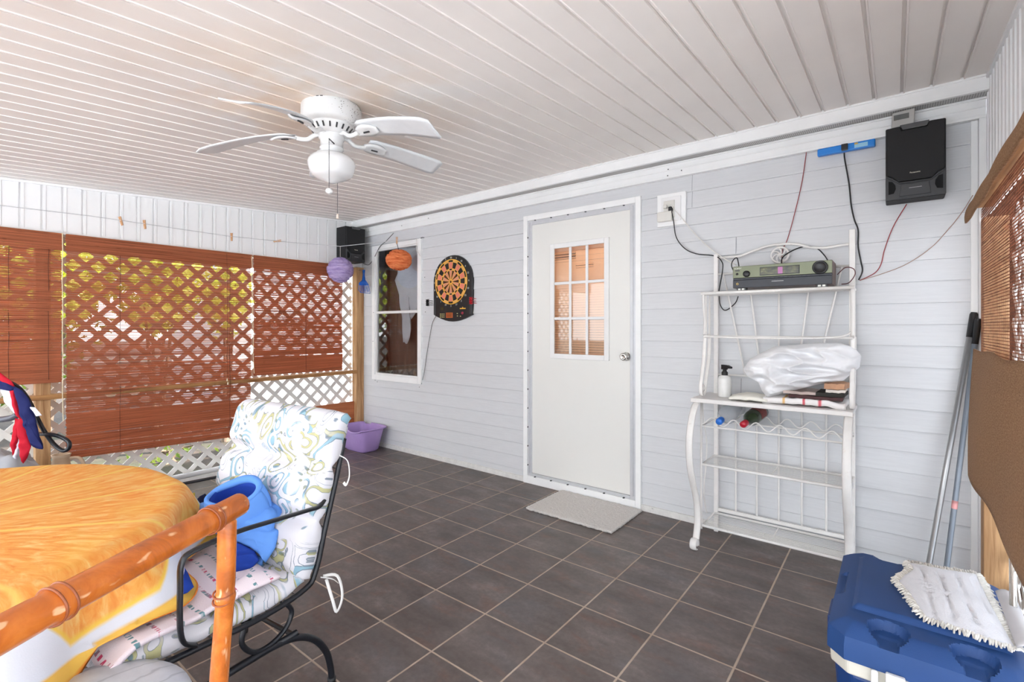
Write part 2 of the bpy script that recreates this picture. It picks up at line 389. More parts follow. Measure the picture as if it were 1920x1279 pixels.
        for sg in (1, -1):
            for i in range(1, rings+1):
                for q in res: vs.append(P(q, i/rings, sg)); t = i/rings; x = cen+(q-cen)*t; uvs.append((x.x, x.y))
            vs.append(P(cen, 0, sg)); uvs.append((cen.x, cen.y))
        K = rings*n+1; fs = []
        for b in (0, K):
            for i in range(rings-1):
                for k in range(n):
                    k2 = (k+1) % n; q = (b+i*n+k, b+(i+1)*n+k, b+(i+1)*n+k2, b+i*n+k2); fs.append(q if b == 0 else tuple(reversed(q)))
            for k in range(n):
                q = (b+K-1, b+k, b+(k+1) % n); fs.append(q if b == 0 else tuple(reversed(q)))
        e = (rings-1)*n
        for k in range(n):
            k2 = (k+1) % n; fs.append((e+k, K+e+k, K+e+k2, e+k2))
        return s.add(vs, fs, uvs, True)
    def text(s, body, size, o, ax, ay, az, depth=.001, align='CENTER', sx=1.0):
        cu = bpy.data.curves.new('t', 'FONT'); cu.body = body; cu.size = size; cu.align_x = align; cu.align_y = 'CENTER'; cu.extrude = depth; cu.resolution_u = 3
        ob = bpy.data.objects.new('t', cu); COL.objects.link(ob); dg = bpy.context.evaluated_depsgraph_get(); dg.update()
        me = bpy.data.meshes.new_from_object(ob.evaluated_get(dg)); o, ax, ay, az = map(Vector, (o, ax, ay, az))
        s.add([o+ax*v.co.x*sx+ay*v.co.y+az*v.co.z for v in me.vertices], [tuple(p.vertices) for p in me.polygons])
        bpy.data.objects.remove(ob); bpy.data.curves.remove(cu); bpy.data.meshes.remove(me); return s
    def build(s, name, mats, parent=None, local=False, bevel=0, sub=0, loc=None, smooth=None, seg=2, weld=False):
        """vertices are world coordinates unless local; a child keeps its own zero transform under its thing"""
        me = bpy.data.meshes.new(name); off = Vector((0, 0, 0)); ob = bpy.data.objects.new(name, me); COL.objects.link(ob)
        if not isinstance(mats, (list, tuple)): mats = [mats]
        if parent:
            ob.parent = parent
            if not local:
                p = parent
                while p: off += p.location; p = p.parent
        else:
            if loc is None and not local and s.v:
                xs = [v.x for v in s.v]; ys = [v.y for v in s.v]; loc = ((min(xs)+max(xs))/2, (min(ys)+max(ys))/2, min(v.z for v in s.v))
            if loc is not None: off = Vector(loc); ob.location = off
        me.from_pydata([v-off for v in s.v], [], s.f)
        for m_ in mats: me.materials.append(m_)
        for p_, i, sm in zip(me.polygons, s.mi, s.sm): p_.material_index = i; p_.use_smooth = sm if smooth is None else smooth
        if s.uv:
            ul = me.uv_layers.new(name='UVMap')
            for p_ in me.polygons:
                q = s.uv.get(p_.index)
                if q:
                    for li, c in zip(p_.loop_indices, q): ul.data[li].uv = c
        if weld:
            bm_ = bmesh.new(); bm_.from_mesh(me); bmesh.ops.remove_doubles(bm_, verts=bm_.verts, dist=1e-5); bm_.to_mesh(me); bm_.free()
        me.update()
        if bevel:
            b = ob.modifiers.new('bevel', 'BEVEL'); b.width = bevel; b.segments = seg; b.limit_method = 'ANGLE'; b.angle_limit = radians(40); b.harden_normals = False
        if sub: q = ob.modifiers.new('sub', 'SUBSURF'); q.levels = sub; q.render_levels = sub
        return ob

def frame(mb, x0, x1, y0, y1, z0, z1, l, r, b, t_):
    mb.box(x0, x0+l, y0, y1, z0, z1); mb.box(x1-r, x1, y0, y1, z0, z1)
    if t_: mb.box(x0+l, x1-r, y0, y1, z1-t_, z1)
    if b: mb.box(x0+l, x1-r, y0, y1, z0, z0+b)
    return mb

def thing(name, label, cat, loc=(0, 0, 0), rotz=0, group=None):
    o = bpy.data.objects.new(name, None); COL.objects.link(o); o.empty_display_size = .1
    o.location = loc; o.rotation_euler = (0, 0, rotz); o['label'] = label; o['category'] = cat
    if group: o['group'] = group
    return o
def tag(o, label, cat, group=None, kind=None):
    o['label'] = label; o['category'] = cat
    if group: o['group'] = group
    if kind: o['kind'] = kind
    return o
def struct(name, mb, m, **kw):
    o = mb.build(name, m, **kw)
    if not kw.get('parent'): o['kind'] = 'structure'
    return o
def copy_tree(o, parent=None):
    c = o.copy(); COL.objects.link(c); c.parent = parent
    for ch in list(o.children): copy_tree(ch, c)
    return c
def smooth_path(pts, k=6, closed=False):
    pts = [Vector(p) for p in pts]; out = []; N = len(pts)
    for i in range(N if closed else N-1):
        g = lambda j: pts[j % N] if closed else pts[max(0, min(N-1, j))]
        p0, p1, p2, p3 = g(i-1), g(i), g(i+1), g(i+2)
        for a in range(k):
            t = a/k; out.append(.5*((2*p1)+(p2-p0)*t+(2*p0-5*p1+4*p2-p3)*t*t+(3*p1-p0-3*p2+p3)*t**3))
    if not closed: out.append(pts[-1])
    return out

XL, XR = -1.04, 4.14          # left and right wall planes
YS = -5.4                     # open south end of the porch
def ceilz(y): return 2.525+.061*y

# ================================================================== STRUCTURE
struct('floor', MB().box(XL-.12, XR+.12, YS, .02, -.12, 0), floor_mat())

# ceiling: interlocking panels with a rib at every seam, pitch .1137
mb = MB(); prof = []; P = .1137; x = 4.045; xs = []
while x > XL-.2: xs.append(x); x -= P
xs = xs[::-1]; prof.append((XL, .0))
for x in xs:
    for dx, dz in ((-.009, 0), (-.0075, .011), (.003, .011), (.0045, -.004), (.010, -.004), (.0115, 0)):
        if XL < x+dx < XR: prof.append((x+dx, dz))
prof.append((XR, 0)); y0, y1 = YS, -.11
vs = [(x, y0, ceilz(y0)+d) for x, d in prof]+[(x, y1, ceilz(y1)+d) for x, d in prof]; n = len(prof)
mb.add(vs, [(i, i+n, i+1+n, i+1) for i in range(n-1)])
struct('ceiling', mb, M_ceil)
mb = MB()
v = [(XL-.2, YS-.15, ceilz(YS)+.03), (XR+.2, YS-.15, ceilz(YS)+.03), (XR+.2, .02, ceilz(0)+.03), (XL-.2, .02, ceilz(0)+.03)]
mb.add(v+[(a, b, c+.1) for a, b, c in v], [(0, 3, 2, 1), (4, 5, 6, 7), (0, 1, 5, 4), (1, 2, 6, 5), (2, 3, 7, 6), (3, 0, 4, 7)])
struct('ceiling_roof', mb, WHITE)

# house wall of lapped siding, with openings for window and door
WX0, WX1, WZ0, WZ1 = -.775, -.055, .80, 2.175
DX0, DX1, DZ0, DZ1 = 1.34, 2.32, .06, 2.225
mb = MB(); SP = .1127
def siding(x0, x1, z0, z1):
    pr = []
    k = math.floor((z0-1.332)/SP)
    z = 1.332+k*SP
    segs = []
    while z < z1:
        segs.append((z, z+SP)); z += SP
    for a, b in segs:
        lo, hi = max(a, z0), min(b, z1)
        if hi <= lo: continue
        ya = lambda q: -.014+.011*((q-a)/SP)
        if a >= z0: pr.append((-.002, a)); pr.append((-.013, a+.0005)); pr.append((-.014, a+.004)); 
        else: pr.append((ya(lo), lo))
        mid = a+SP*.5
        if lo < mid < hi: pr.append((ya(mid), mid)); 
        pr.append((ya(hi), hi))
    n = len(pr); vs = [(x0, y, z) for y, z in pr]+[(x1, y, z) for y, z in pr]
    mb.add(vs, [(i, i+n, i+1+n, i+1) for i in range(n-1)])
siding(-1.02, WX0, .04, 2.40); siding(WX0, WX1, .04, WZ0); siding(WX0, WX1, WZ1, 2.40)
siding(WX1, DX0, .04, 2.40); siding(DX0, DX1, DZ1, 2.40); siding(DX1, XR, .04, 2.40)
# two visible end seams right of the outlet box and a butt joint
struct('wall_back', mb, M_side)
mb = MB()
for (sx_, z) in ((2.714, 2.234), (2.714, 2.121), (2.99, 1.783), (3.02, .88)):
    mb.add([(sx_, -.0165, z+.004), (sx_+.003, -.0165, z+.004), (sx_+.003, -.008, z+SP), (sx_, -.008, z+SP)], [(0, 1, 2, 3)])
struct('trim_1', mb, mat('seam_shadow_grey', (150, 152, 158), .6))
# dark interior behind the wall
mb = MB(); a, b, c, d, e, f = -1.02, 4.3, .03, 1.6, .0, 2.9
mb.add([(a, c, e), (b, c, e), (b, d, e), (a, d, e), (a, c, f), (b, c, f), (b, d, f), (a, d, f)], [(0, 1, 2, 3), (4, 7, 6, 5), (1, 5, 6, 2), (2, 6, 7, 3), (3, 7, 4, 0)])
mb.box(1.0, 1.05, .03, 1.6, 0, 2.9)
struct('wall_interior', mb, mat('interior_brown', (120, 98, 86), .9, .15, 2))
mb = MB().box(-1.05, 4.3, 1.6, 1.66, 0, 3.0); mb.box(-1.05, 4.3, -.1, 1.66, 2.9, 3.0)
mb.box(-1.06, -1.02, .0, 1.66, 0, 2.9); mb.box(4.31, 9.0, .0, 1.66, -.1, 3.0)  # long right-hand box is added out of view to block the sun
struct('wall_house_shell_sunblock', mb, M_side)

# base strip with flaking paint
mb = MB(); mb.box(-1.0, DX0-.03, -.022, 0, 0, .045); mb.box(DX1+.03, XR, -.022, 0, 0, .045)
struct('baseboard_back', mb, M_dirtytrim, bevel=.003)
# soffit assembly at the top of the house wall
struct('trim_2', MB().box(XL, XR, -.14, -.125, 2.447, 2.53).box(XL, XR, -.148, -.125, 2.506, 2.522).box(XL, XR, -.148, -.125, 2.44, 2.45), M_trim, bevel=.002)
mb = MB().box(XL, XR, -.03, .0, 2.352, 2.445).box(XL, XR, -.04, .0, 2.345, 2.36).box(XL, XR, -.034, 0, 2.398, 2.404).box(XL, XR, -.04, 0, 2.437, 2.448)
struct('trim_3', mb, M_trim, bevel=.002)
def mesh_vent():
    m = NT('perforated_vent'); g = m.n('ShaderNodeNewGeometry'); sp = m.n('ShaderNodeSeparateXYZ'); m.l(g.outputs['Position'], sp.inputs[0])
    a = m.math('SINE', m.math('MULTIPLY', sp.outputs[0], 640)); b = m.math('SINE', m.math('MULTIPLY', sp.outputs[1], 420))
    f = m.ramp(m.math('ADD', a, m.math('MULTIPLY', b, .6)), [(.45, 0.0), (.6, 1.0)]); m.color(m.mix(f, lin((205, 204, 202)), lin((140, 138, 136)))); m.rough(.7); return m.m
struct('trim_4', MB().box(XL, XR, -.125, -.04, 2.449, 2.455), mesh_vent())
# little nail heads along the soffit
mb = MB()
for u, v in ((671, 427), (752, 423), (802, 409), (1251, 329), (1277, 319), (1252, 317)):
    p = aty(-.042, u, v); mb.ball((p.x, -.034, p.z), .004, 8, 6)
struct('trim_5', mb, M_dgrey)

# left wall: upper ribbed panel, bottom lip, top lip
def ribbed(plane_x, ya, yb, zb, phase, sgn, ridge=.112):
    mb = MB(); pr = [(ya, 0)]; y = phase
    while y > ya: y -= ridge
    while y < yb:
        for dy, d in ((-.008, 0), (-.006, -.012), (.003, -.012), (.005, .004), (.02, .004), (.023, 0)):
            if ya < y+dy < yb: pr.append((y+dy, d))
        y += ridge
    pr.append((yb, 0)); n = len(pr)
    vs = [(plane_x+sgn*d, y, zb) for y, d in pr]+[(plane_x+sgn*d, y, ceilz(y)+.012) for y, d in pr]
    return mb.add(vs, [(i, i+1, i+1+n, i+n) for i in range(n-1)])
struct('wall_left', ribbed(XL, YS, -.02, 2.01, -1.23, 1), M_panel)
mb = MB().box(XL-.03, XL+.014, YS, -.12, 2.002, 2.022)
for k in range(12):
    ya = YS+k*(5.3/12); yb = ya+5.3/12; mb.add([(XL+q, yy, ceilz(yy)+dz) for yy in (ya, yb) for q in (0, .013) for dz in (-.016, .01)], [(0, 1, 5, 4), (2, 6, 7, 3), (0, 4, 6, 2), (1, 3, 7, 5)])
struct('trim_6', mb, M_panel)
struct('trim_7', MB().box(XL-.10, XL-.03, YS, .02, 2.0, 2.34), WHITE)
struct('wall_right', ribbed(XR, YS, -.03, 1.86, -1.2, -1, .085), M_panel)
struct('trim_8', MB().box(4.112, 4.14, -.043, 0, 0, 2.3445).box(4.085, 4.1115, -.0165, 0, 0, 2.3445), M_trim, bevel=.002)
mb = MB()
for k in range(12):
    ya = YS+k*(5.3/12); yb = ya+5.3/12; mb.add([(XR-q, yy, ceilz(yy)+dz) for yy in (ya, yb) for q in (0, .013) for dz in (-.02, .01)], [(0, 1, 5, 4), (2, 6, 7, 3), (0, 4, 6, 2), (1, 3, 7, 5)])
struct('trim_9', mb, M_panel)
# posts, rail and sill along the lattice
def post(x0, x1, y0, y1, z0, z1, label):
    return tag(MB().box(x0, x1, y0, y1, z0, z1).build('wooden_post', M_wood, bevel=.004), label, 'post', 'wooden porch posts')
post(-1.09, -1.0, -.105, -.012, 0, 2.0, 'pine corner post between lattice and grey house siding')
post(-1.09, -1.0, -2.725, -2.645, 0, 2.0, 'pine post behind the blinds by the draped red and navy fabric')
post(4.118, 4.205, -.14, -.05, 0, 1.84, 'pine post in the right corner behind the mop handles')
tag(MB().box(-1.075, -.985, -4.6, -.106, .797, .832).build('wooden_rail', M_woody, bevel=.003), 'pine handrail running along the lattice below the blinds', 'rail')
tag(MB().box(-1.065, -1.05, -.57, -.107, .05, .476).build('plywood_board', M_ply), 'orange brown plywood board leaning on lattice behind the purple box', 'board')
struct('baseboard_left', MB().box(XL-.08, -.93, YS, -.11, 0, .035), M_dirtytrim, bevel=.004)

# lattice: two crossed layers of strips
def lattice(ya, yb, za, zb, x, per=.153, wd=.038):
    mb = MB(); h = per
    for layer, sg in ((0, 1), (1, -1)):
        xx = x+layer*.006
        c = ya-(zb-za)-h
        while c < yb+(zb-za)+h:
            # centre line y = c + sg*(z-za)
            pts = []
            zlo, zhi = za, zb
            if sg > 0: z1_ = max(zlo, za+(ya-c)); z2_ = min(zhi, za+(yb-c))
            else: z1_ = max(zlo, za+(c-yb)); z2_ = min(zhi, za+(c-ya))
            if z2_-z1_ > .02:
                p = Vector((xx, c+sg*(z1_-za), z1_)); q = Vector((xx, c+sg*(z2_-za), z2_))
                d = (q-p).normalized(); wv = Vector((0, -d.z, d.y)) if True else 0
                mb.obox((p+q)/2, Vector((.0027, 0, 0)), d*(q-p).length/2, wv*wd/2)
            c += h
    return mb
t = thing('lattice_screen', 'off-white diamond lattice screen closing the left side of the porch', 'lattice', (-1.12, -2.5, 0))
lattice(-4.8, -2.70, .03, 2.0, -1.115).build('lattice_panel', M_lat, t)
lattice(-2.68, -.10, .03, 2.0, -1.115).build('lattice_panel', M_lat, t)

t = thing('lattice_screen', 'off-white lattice screen added behind the brown woven blind to cut side light', 'lattice', (4.22, -2.7, 0))  # second screen, added to reduce daylight from the right opening
lattice(-5.3, -.15, .03, 1.86, 4.215).build('lattice_panel', M_lat, t)
# ------------------------------------------------------------------ window
mb = MB()
X0, X1, Z0, Z1 = -.825, -.002, .735, 2.225
frame(mb, X0, X1, -.03, 0, Z0, Z1, .05, .05, .06, .045)
win = struct('window_1', mb, M_trim, bevel=.003)
mb = MB()
frame(mb, X0+.05, X1-.05, -.018, .02, Z0+.06, Z1-.045, .018, .018, .018, .015); mb.box(X0+.0685, X1-.0685, -.024, .019, 1.468, 1.495)
mb.build('window_sash', WHITE, win, bevel=.002)
MB().add([(X0+.06, .0, Z0+.07), (X1-.06, .0, Z0+.07), (X1-.06, .0, Z1-.05), (X0+.06, .0, Z1-.05)], [(0, 1, 2, 3)]).build('window_pane', M_glass, win)
mb = MB()
for u, v in ((703, 713), (707, 716), (790, 719), (786, 726), (700, 586), (797, 585), (699, 640), (796, 520)):
    p = aty(-.032, u, v); mb.ball((p.x, -.03, p.z), .004, 6, 5)
mb.build('window_clip', M_dgrey, win)
# brown drape and white cloth inside
mb = MB(); mb.sheet(lambda u, v: (-.95+1.15*u, .25+.018*sin(u*46)+.01*sin(u*19), .45+1.9*v), 90, 2)
tag(mb.build('drape', mat('brown_drape', (108, 84, 72), .9, .1, 8)), 'dark brown pleated drape inside the house window', 'curtain')
OLq = [(742, 462), (792, 462), (792, 560), (784, 580), (771, 600), (768, 590), (770, 575), (766, 600), (771, 615), (768, 635), (762, 648), (759, 640), (756, 645), (754, 620), (754, 595), (749, 572), (748, 552), (740, 525), (746, 512), (745, 490)]
OLd = [aty(.14, u, v) for u, v in OLq]
OL = [(-.20, 2.16), (.28, 2.16), (.28, 1.95), (.22, 1.8), (.13, 1.66), (.07, 1.55), (.055, 1.50), (.06, 1.45), (-.02, 1.40), (-.05, 1.33), (-.09, 1.36), (-.135, 1.30), (-.165, 1.42), (-.17, 1.55), (-.19, 1.66), (-.27, 1.75), (-.26, 1.80), (-.33, 1.87), (-.29, 1.93), (-.20, 1.97)]
MB_ = MB().pillow([(q.x, q.z) for q in OLd], (0, .14, 0), (1, 0, 0), (0, 0, 1), (0, -1, 0), .008, rings=8, amp=.012, freq=7, seed=3, n=70)
tag(MB_.build('white_scarf', fabric_trans('sheer_white', (232, 234, 240), .3)), 'sheer white cloth hanging in points behind the window glass', 'cloth')

# ------------------------------------------------------------------ door
mb = MB(); a, b, c, d = 1.303, 2.356, .03, 2.262
frame(mb, a, b, -.03, 0, 0, d, .045, .04, .065, .045)
door = struct('door_1', mb, M_trim, bevel=.003)
mb = MB(); frame(mb, a+.045, b-.04, -.022, 0, .065, d-.045, .04, .045, .025, .04)
mb.box(a+.06, a+.068, -.03, 0, .09, d-.06); mb.box(b-.068, b-.058, -.03, 0, .09, d-.06)
mb.build('door_frame', M_alu, door, bevel=.002)
mb = MB()
for k in range(13): mb.box(a+.045, a+.050, -.031, -.02, .15+k*.16, .160+k*.16)
for k in range(6): mb.box(1.42+k*.16, 1.432+k*.16, -.033, -.02, d-.052, d-.046); mb.box(1.42+k*.16, 1.432+k*.16, -.037, -.02, .064, .07)
mb.build('door_screw', M_dgrey, door)
LX0, LX1, LZ0, LZ1 = 1.575, 2.105, 1.065, 1.995
SX0, SX1, SZ0, SZ1 = a+.085, b-.083, .092, d-.085
mb = MB(); mb.box(SX0, LX0, -.016, .02, SZ0, SZ1); mb.box(LX1, SX1, -.016, .02, SZ0, SZ1); mb.box(LX0, LX1, -.016, .02, SZ0, LZ0); mb.box(LX0, LX1, -.016, .02, LZ1, SZ1)
mb.build('door_leaf', M_door, door)
mb = MB(); w_ = .04
frame(mb, LX0, LX1, -.03, -.014, LZ0, LZ1, w_, w_, w_, w_)
gx = (LX1-LX0-2*w_)/3; gz = (LZ1-LZ0-2*w_)/3
for k in (1, 2): mb.box(LX0+w_+gx*k-.011, LX0+w_+gx*k+.011, -.026, -.014, LZ0+w_+.0005, LZ1-w_-.0005); mb.box(LX0+w_+.0005, LX1-w_-.0005, -.0255, -.0145, LZ0+w_+gz*k-.011, LZ0+w_+gz*k+.011)
mb.build('glazing_grille', WHITE, door, bevel=.003)
MB().add([(LX0, -.012, LZ0), (LX1, -.012, LZ0), (LX1, -.012, LZ1), (LX0, -.012, LZ1)], [(0, 1, 2, 3)]).build('door_pane', M_glass, door)
p = aty(-.05, 1171, 669)
mb = MB(); mb.lathe([(0, 0), (.032, 0), (.032, .006), (.014, .01), (.013, .03), (.024, .036), (.029, .05), (.026, .06), (.014, .064), (.012, .061), (0, .061)], (p.x, -.016, p.z), 28, (0, -1, 0))
mb.build('door_knob', M_chrome, door)
# venetian blind behind the door glass
t = thing('mini_blind', 'peach mini blind hanging behind the nine-pane door glass', 'blind', (1.84, .045, 1.0))
mb = MB(); rr = random.Random(3)
M_peach = fabric_trans('peach_slat', (254, 220, 190), .4, .5, 0)
ld = bpy.data.lights.new('room_lamp', 'POINT'); lo = bpy.data.objects.new('room_lamp', ld); COL.objects.link(lo); lo.location = (2.0, .9, 2.1); ld.energy = 9; ld.color = (1.0, .62, .34); ld.shadow_soft_size = .12
nsl = 44
for k in range(nsl):
    z = LZ0+.045+k*(.87/nsl); tl = .35
    if k > nsl-9:
        pass
    j = 0
    if nsl-8 < k < nsl-1: j = .003*rr.uniform(-1, 1)
    gap = 0
    if k in (nsl-3, nsl-4, nsl-5): gap = .55
    if k in (nsl-8, nsl-9): gap = .3
    xL = LX0-.01
    for (xa, xb, g_) in ((LX0-.01, LX0+.20, gap if k > nsl-6 else 0), (LX0+.20, LX0+.36, gap if nsl-11 < k < nsl-6 else 0), (LX0+.36, LX1+.01, 0)):
        an = radians(58-g_*70); dz = sin(an)*.0108; dy = cos(an)*.0108
        mb.add([(xa, .045-dy, z+dz+j), (xb, .045-dy, z+dz+j), (xb, .045+dy, z-dz+j), (xa, .045+dy, z-dz+j)], [(0, 1, 2, 3)])
mb.build('blind_slats', M_peach, t)
MB().box(LX0, LX1, .03, .055, LZ0+.01, LZ0+.032).build('bottom_rail', mat('orange_rail', (228, 140, 84), .5), t)
MB().box(LX0, LX1, .025, .06, LZ1-.06, LZ1-.02).build('head_rail', M_peach, t)

# ================================================================== BAMBOO BLINDS
def bamboo_blind(y0, y1, zt, zb0, zb1, label, seed, x=-.985, cords=(), cover=.81):
    """slats from zt to the bottom (zb0 at y0, zb1 at y1)"""
    t = thing('bamboo_blind', label, 'blind', (x, (y0+y1)/2, min(zb0, zb1)), 0, 'roll-up bamboo blinds on the lattice side')
    rg = random.Random(seed); mb = MB(); pitch = .0072; n = int((zt-(zb0+zb1)/2)/pitch); NS = 9
    ys = [y0+(y1-y0)*i/NS for i in range(NS+1)]
    for k in range(n):
        f = (k+.5)/n; wz = (.55 if rg.random() < .05 else 1)*pitch*(min(.99, cover+.10*max(0, min(1, (f-.42)*6)))+rg.uniform(-.07, .05))/2; wz = wz*(1.18 if f > .80 else 1)
        jx = rg.uniform(-.0012, .0012); e0 = rg.uniform(-.004, .004); e1 = rg.uniform(-.004, .004); ph = rg.uniform(0, 6)
        vs = []
        for i, y in enumerate(ys):
            g = i/NS; zb = zb0+(zb1-zb0)*g; z = zt+(zb-zt)*f+.0006*sin(ph+g*5)
            yy = y+(e0 if i == 0 else e1 if i == NS else 0); xx = x+jx+.006*sin(f*9+g*3+seed)+.004*sin(f*31)*(f > .3)
            vs += [(xx+.0006, yy, z-wz), (xx+.0006, yy, z+wz), (xx-.0006, yy, z+wz), (xx-.0006, yy, z-wz)]
        fs = []
        for i in range(NS):
            b = i*4
            for q in range(4): q2 = (q+1) % 4; fs.append((b+q, b+4+q, b+4+q2, b+q2))
        fs += [(0, 1, 2, 3), (NS*4+3, NS*4+2, NS*4+1, NS*4)]
        mb.add(vs, fs)
    mb.build('slat_curtain', M_slat, t)
    # valance: a second layer in front of the top
    mb = MB(); zv = 2.0
    for k in range(17):
        z = zv-.004-k*.0072; xx = x+.016+.001*sin(k*2.0)
        mb.box(xx-.0008, xx+.0008, y0-.006+rg.uniform(-.003, .003), y1+.006+rg.uniform(-.003, .003), z-.0034, z+.0034)
    mb.build('valance', M_slat, t)
    MB().box(x-.012, x+.012, y0, y1, 1.975, 2.002).build('head_rail', M_woody, t)
    for (yy, za, zb_) in cords:
        pts = [(x+.004+.002*sin(q), yy+.002*sin(q*2.1), za+(zb_-za)*q/10) for q in range(11)]; MB().tube(pts, .0014, 5).build('stitch_cord', mat('brown_cord', (72, 42, 30), .8), t)
    # bottom batten
    MB().add(*(lambda a: (a, [(0, 1, 2, 3), (7, 6, 5, 4), (0, 4, 5, 1), (1, 5, 6, 2), (2, 6, 7, 3), (3, 7, 4, 0)]))([(x-.006, y0, zb0-.012), (x+.006, y0, zb0-.012), (x+.006, y0, zb0+.012), (x-.006, y0, zb0+.012), (x-.006, y1, zb1-.012), (x+.006, y1, zb1-.012), (x+.006, y1, zb1+.012), (x-.006, y1, zb1+.012)])).build('bottom_batten', M_slat, t)
    return t
bamboo_blind(-4.1, -2.590, 1.99, .93, .93, 'reddish bamboo blind rolled half way up, leftmost of three', 1, cover=.92, cords=((-2.66, 1.97, .94), (-2.86, 1.97, .94), (-3.6, 1.97, .94)))
bamboo_blind(-2.565, -1.262, 1.99, .362, .318, 'longest reddish bamboo blind, middle one, reaching nearly to the floor', 2, cords=((-2.25, 1.88, .34), (-1.45, 1.88, .33)))
bamboo_blind(-1.238, -.30, 1.99, .87, .862, 'short reddish bamboo blind nearest the house wall behind the lilac ball', 3, cover=.90, cords=((-.72, 1.88, .87),))
# pale pull cords of the blinds
for k, (u0, u1, vt, vb, lb) in enumerate(((117, 118, 437, 790, 'pale pull cord between the left and middle bamboo blinds'), (472, 476, 480, 700, 'pale pull cord between the middle and short bamboo blinds'))):
    pts = [atx(-.955, u0+(u1-u0)*q/12+.6*sin(q*1.7), vt+(vb-vt)*q/12) for q in range(13)]
    tag(MB().tube(pts, .0032, 6).build('pull_cord', mat('cream_cord', (232, 214, 180), .8)), lb, 'cord', 'blind pull cords')
p = atx(-.955, 426, 714)
t = thing('cord_pull', 'cream cord pull hanging in front of the longest bamboo blind', 'cord pull', p)
for dz in (0, -.032): MB().lathe([(0, .02), (.004, .02), (.007, 0), (.0065, -.004), (0, -.004)], p+Vector((0, .006 if dz else 0, dz)), 10).build('pull_bead', mat('cream_plastic', (240, 225, 195), .5), t)
MB().tube([Vector((-.965, p.y, 1.985)), p+Vector((0, .003, .9)), p+Vector((0, .001, .15)), p+Vector((0, 0, -.03))], .001, 5).build('string', mat('brown_cord', (72, 42, 30), .8), t)

# ================================================================== CEILING FAN
FC = Vector((1.608, -2.004, 0)); cz = ceilz(-2.004)
t = thing('ceiling_fan', 'white five-blade ceiling fan with speckled motor and milk-glass light', 'ceiling fan', (FC.x, FC.y, cz))
def fan_mat():
    m = NT('speckled_enamel'); v = m.coord(); vo = m.n('ShaderNodeTexVoronoi'); m.l(v, vo.inputs['Vector']); vo.inputs['Scale'].default_value = 130
    sp = m.n('ShaderNodeSeparateXYZ'); m.l(v, sp.inputs[0])
    side = m.ramp(m.math('ADD', m.math('MULTIPLY', m.math('ADD', m.math('MULTIPLY', sp.outputs[0], .55), m.math('MULTIPLY', sp.outputs[1], .6)), 3.2), m.noise(v, 9, 2)), [(.50, .0), (1.0, .34)])
    th = m.math('ADD', side, .06); dot = m.math('LESS_THAN', vo.outputs['Distance'], th)
    sel = m.n('ShaderNodeSeparateColor'); m.l(vo.outputs['Color'], sel.inputs[0]); on = m.math('GREATER_THAN', sel.outputs[0], .45)
    m.color(m.mix(m.math('MULTIPLY', dot, on), lin((226, 226, 225)), lin((95, 88, 84)))); m.rough(.28); return m.m
mb = MB().lathe([(0, 0), (.136, 0), (.141, -.01), (.142, -.055), (.138, -.082), (.125, -.094), (.1, -.098), (0, -.098)], (FC.x, FC.y, cz), 48)
mb.build('motor_housing', fan_mat(), t)
mb = MB().lathe([(.108, 0), (.108, -.006), (.082, -.036), (.078, -.044), (0, -.044)], (FC.x, FC.y, cz-.096), 48)
mb.build('vent_ring', M_fanw, t)
mb = MB()
for k in range(20):
    a = 2*pi*k/20; ca, sa = cos(a), sin(a)
    p = Vector((FC.x+ca*.103, FC.y+sa*.103, cz-.107)); q = Vector((FC.x+ca*.089, FC.y+sa*.089, cz-.127)); mb.bar(p, q, .007, .006)
mb.build('vent_slot', M_dgrey, t)
mb = MB()
for k in (0, 1): 
    a = radians(-48+k*8-10); mb.obox((FC.x+cos(a)*.139, FC.y+sin(a)*.139, cz-.006), (.003*cos(a), .003*sin(a), 0), (-.006*sin(a), .006*cos(a), 0), (0, 0, .004))
mb.build('mounting_slot', M_dgrey, t)
mb = MB().lathe([(.058, 0), (.06, -.004), (.06, -.02), (.053, -.024), (.052, -.062), (.056, -.064), (.056, -.07), (.05, -.072), (.052, -.09), (0, -.09)], (FC.x, FC.y, cz-.138), 40)
mb.build('switch_housing', M_fanw, t)
M_milk = mat('milk_glass', (230, 230, 230), .1, .01, 3)
zg = cz-.225
mb = MB().lathe([(.05, 0), (.056, -.006), (.075, -.013), (.098, -.026), (.110, -.044), (.112, -.058), (.106, -.082), (.098, -.104), (.088, -.117), (.062, -.128), (.035, -.138), (.02, -.147), (0, -.149)], (FC.x, FC.y, zg), 48)
mb.build('light_globe', M_milk, t)
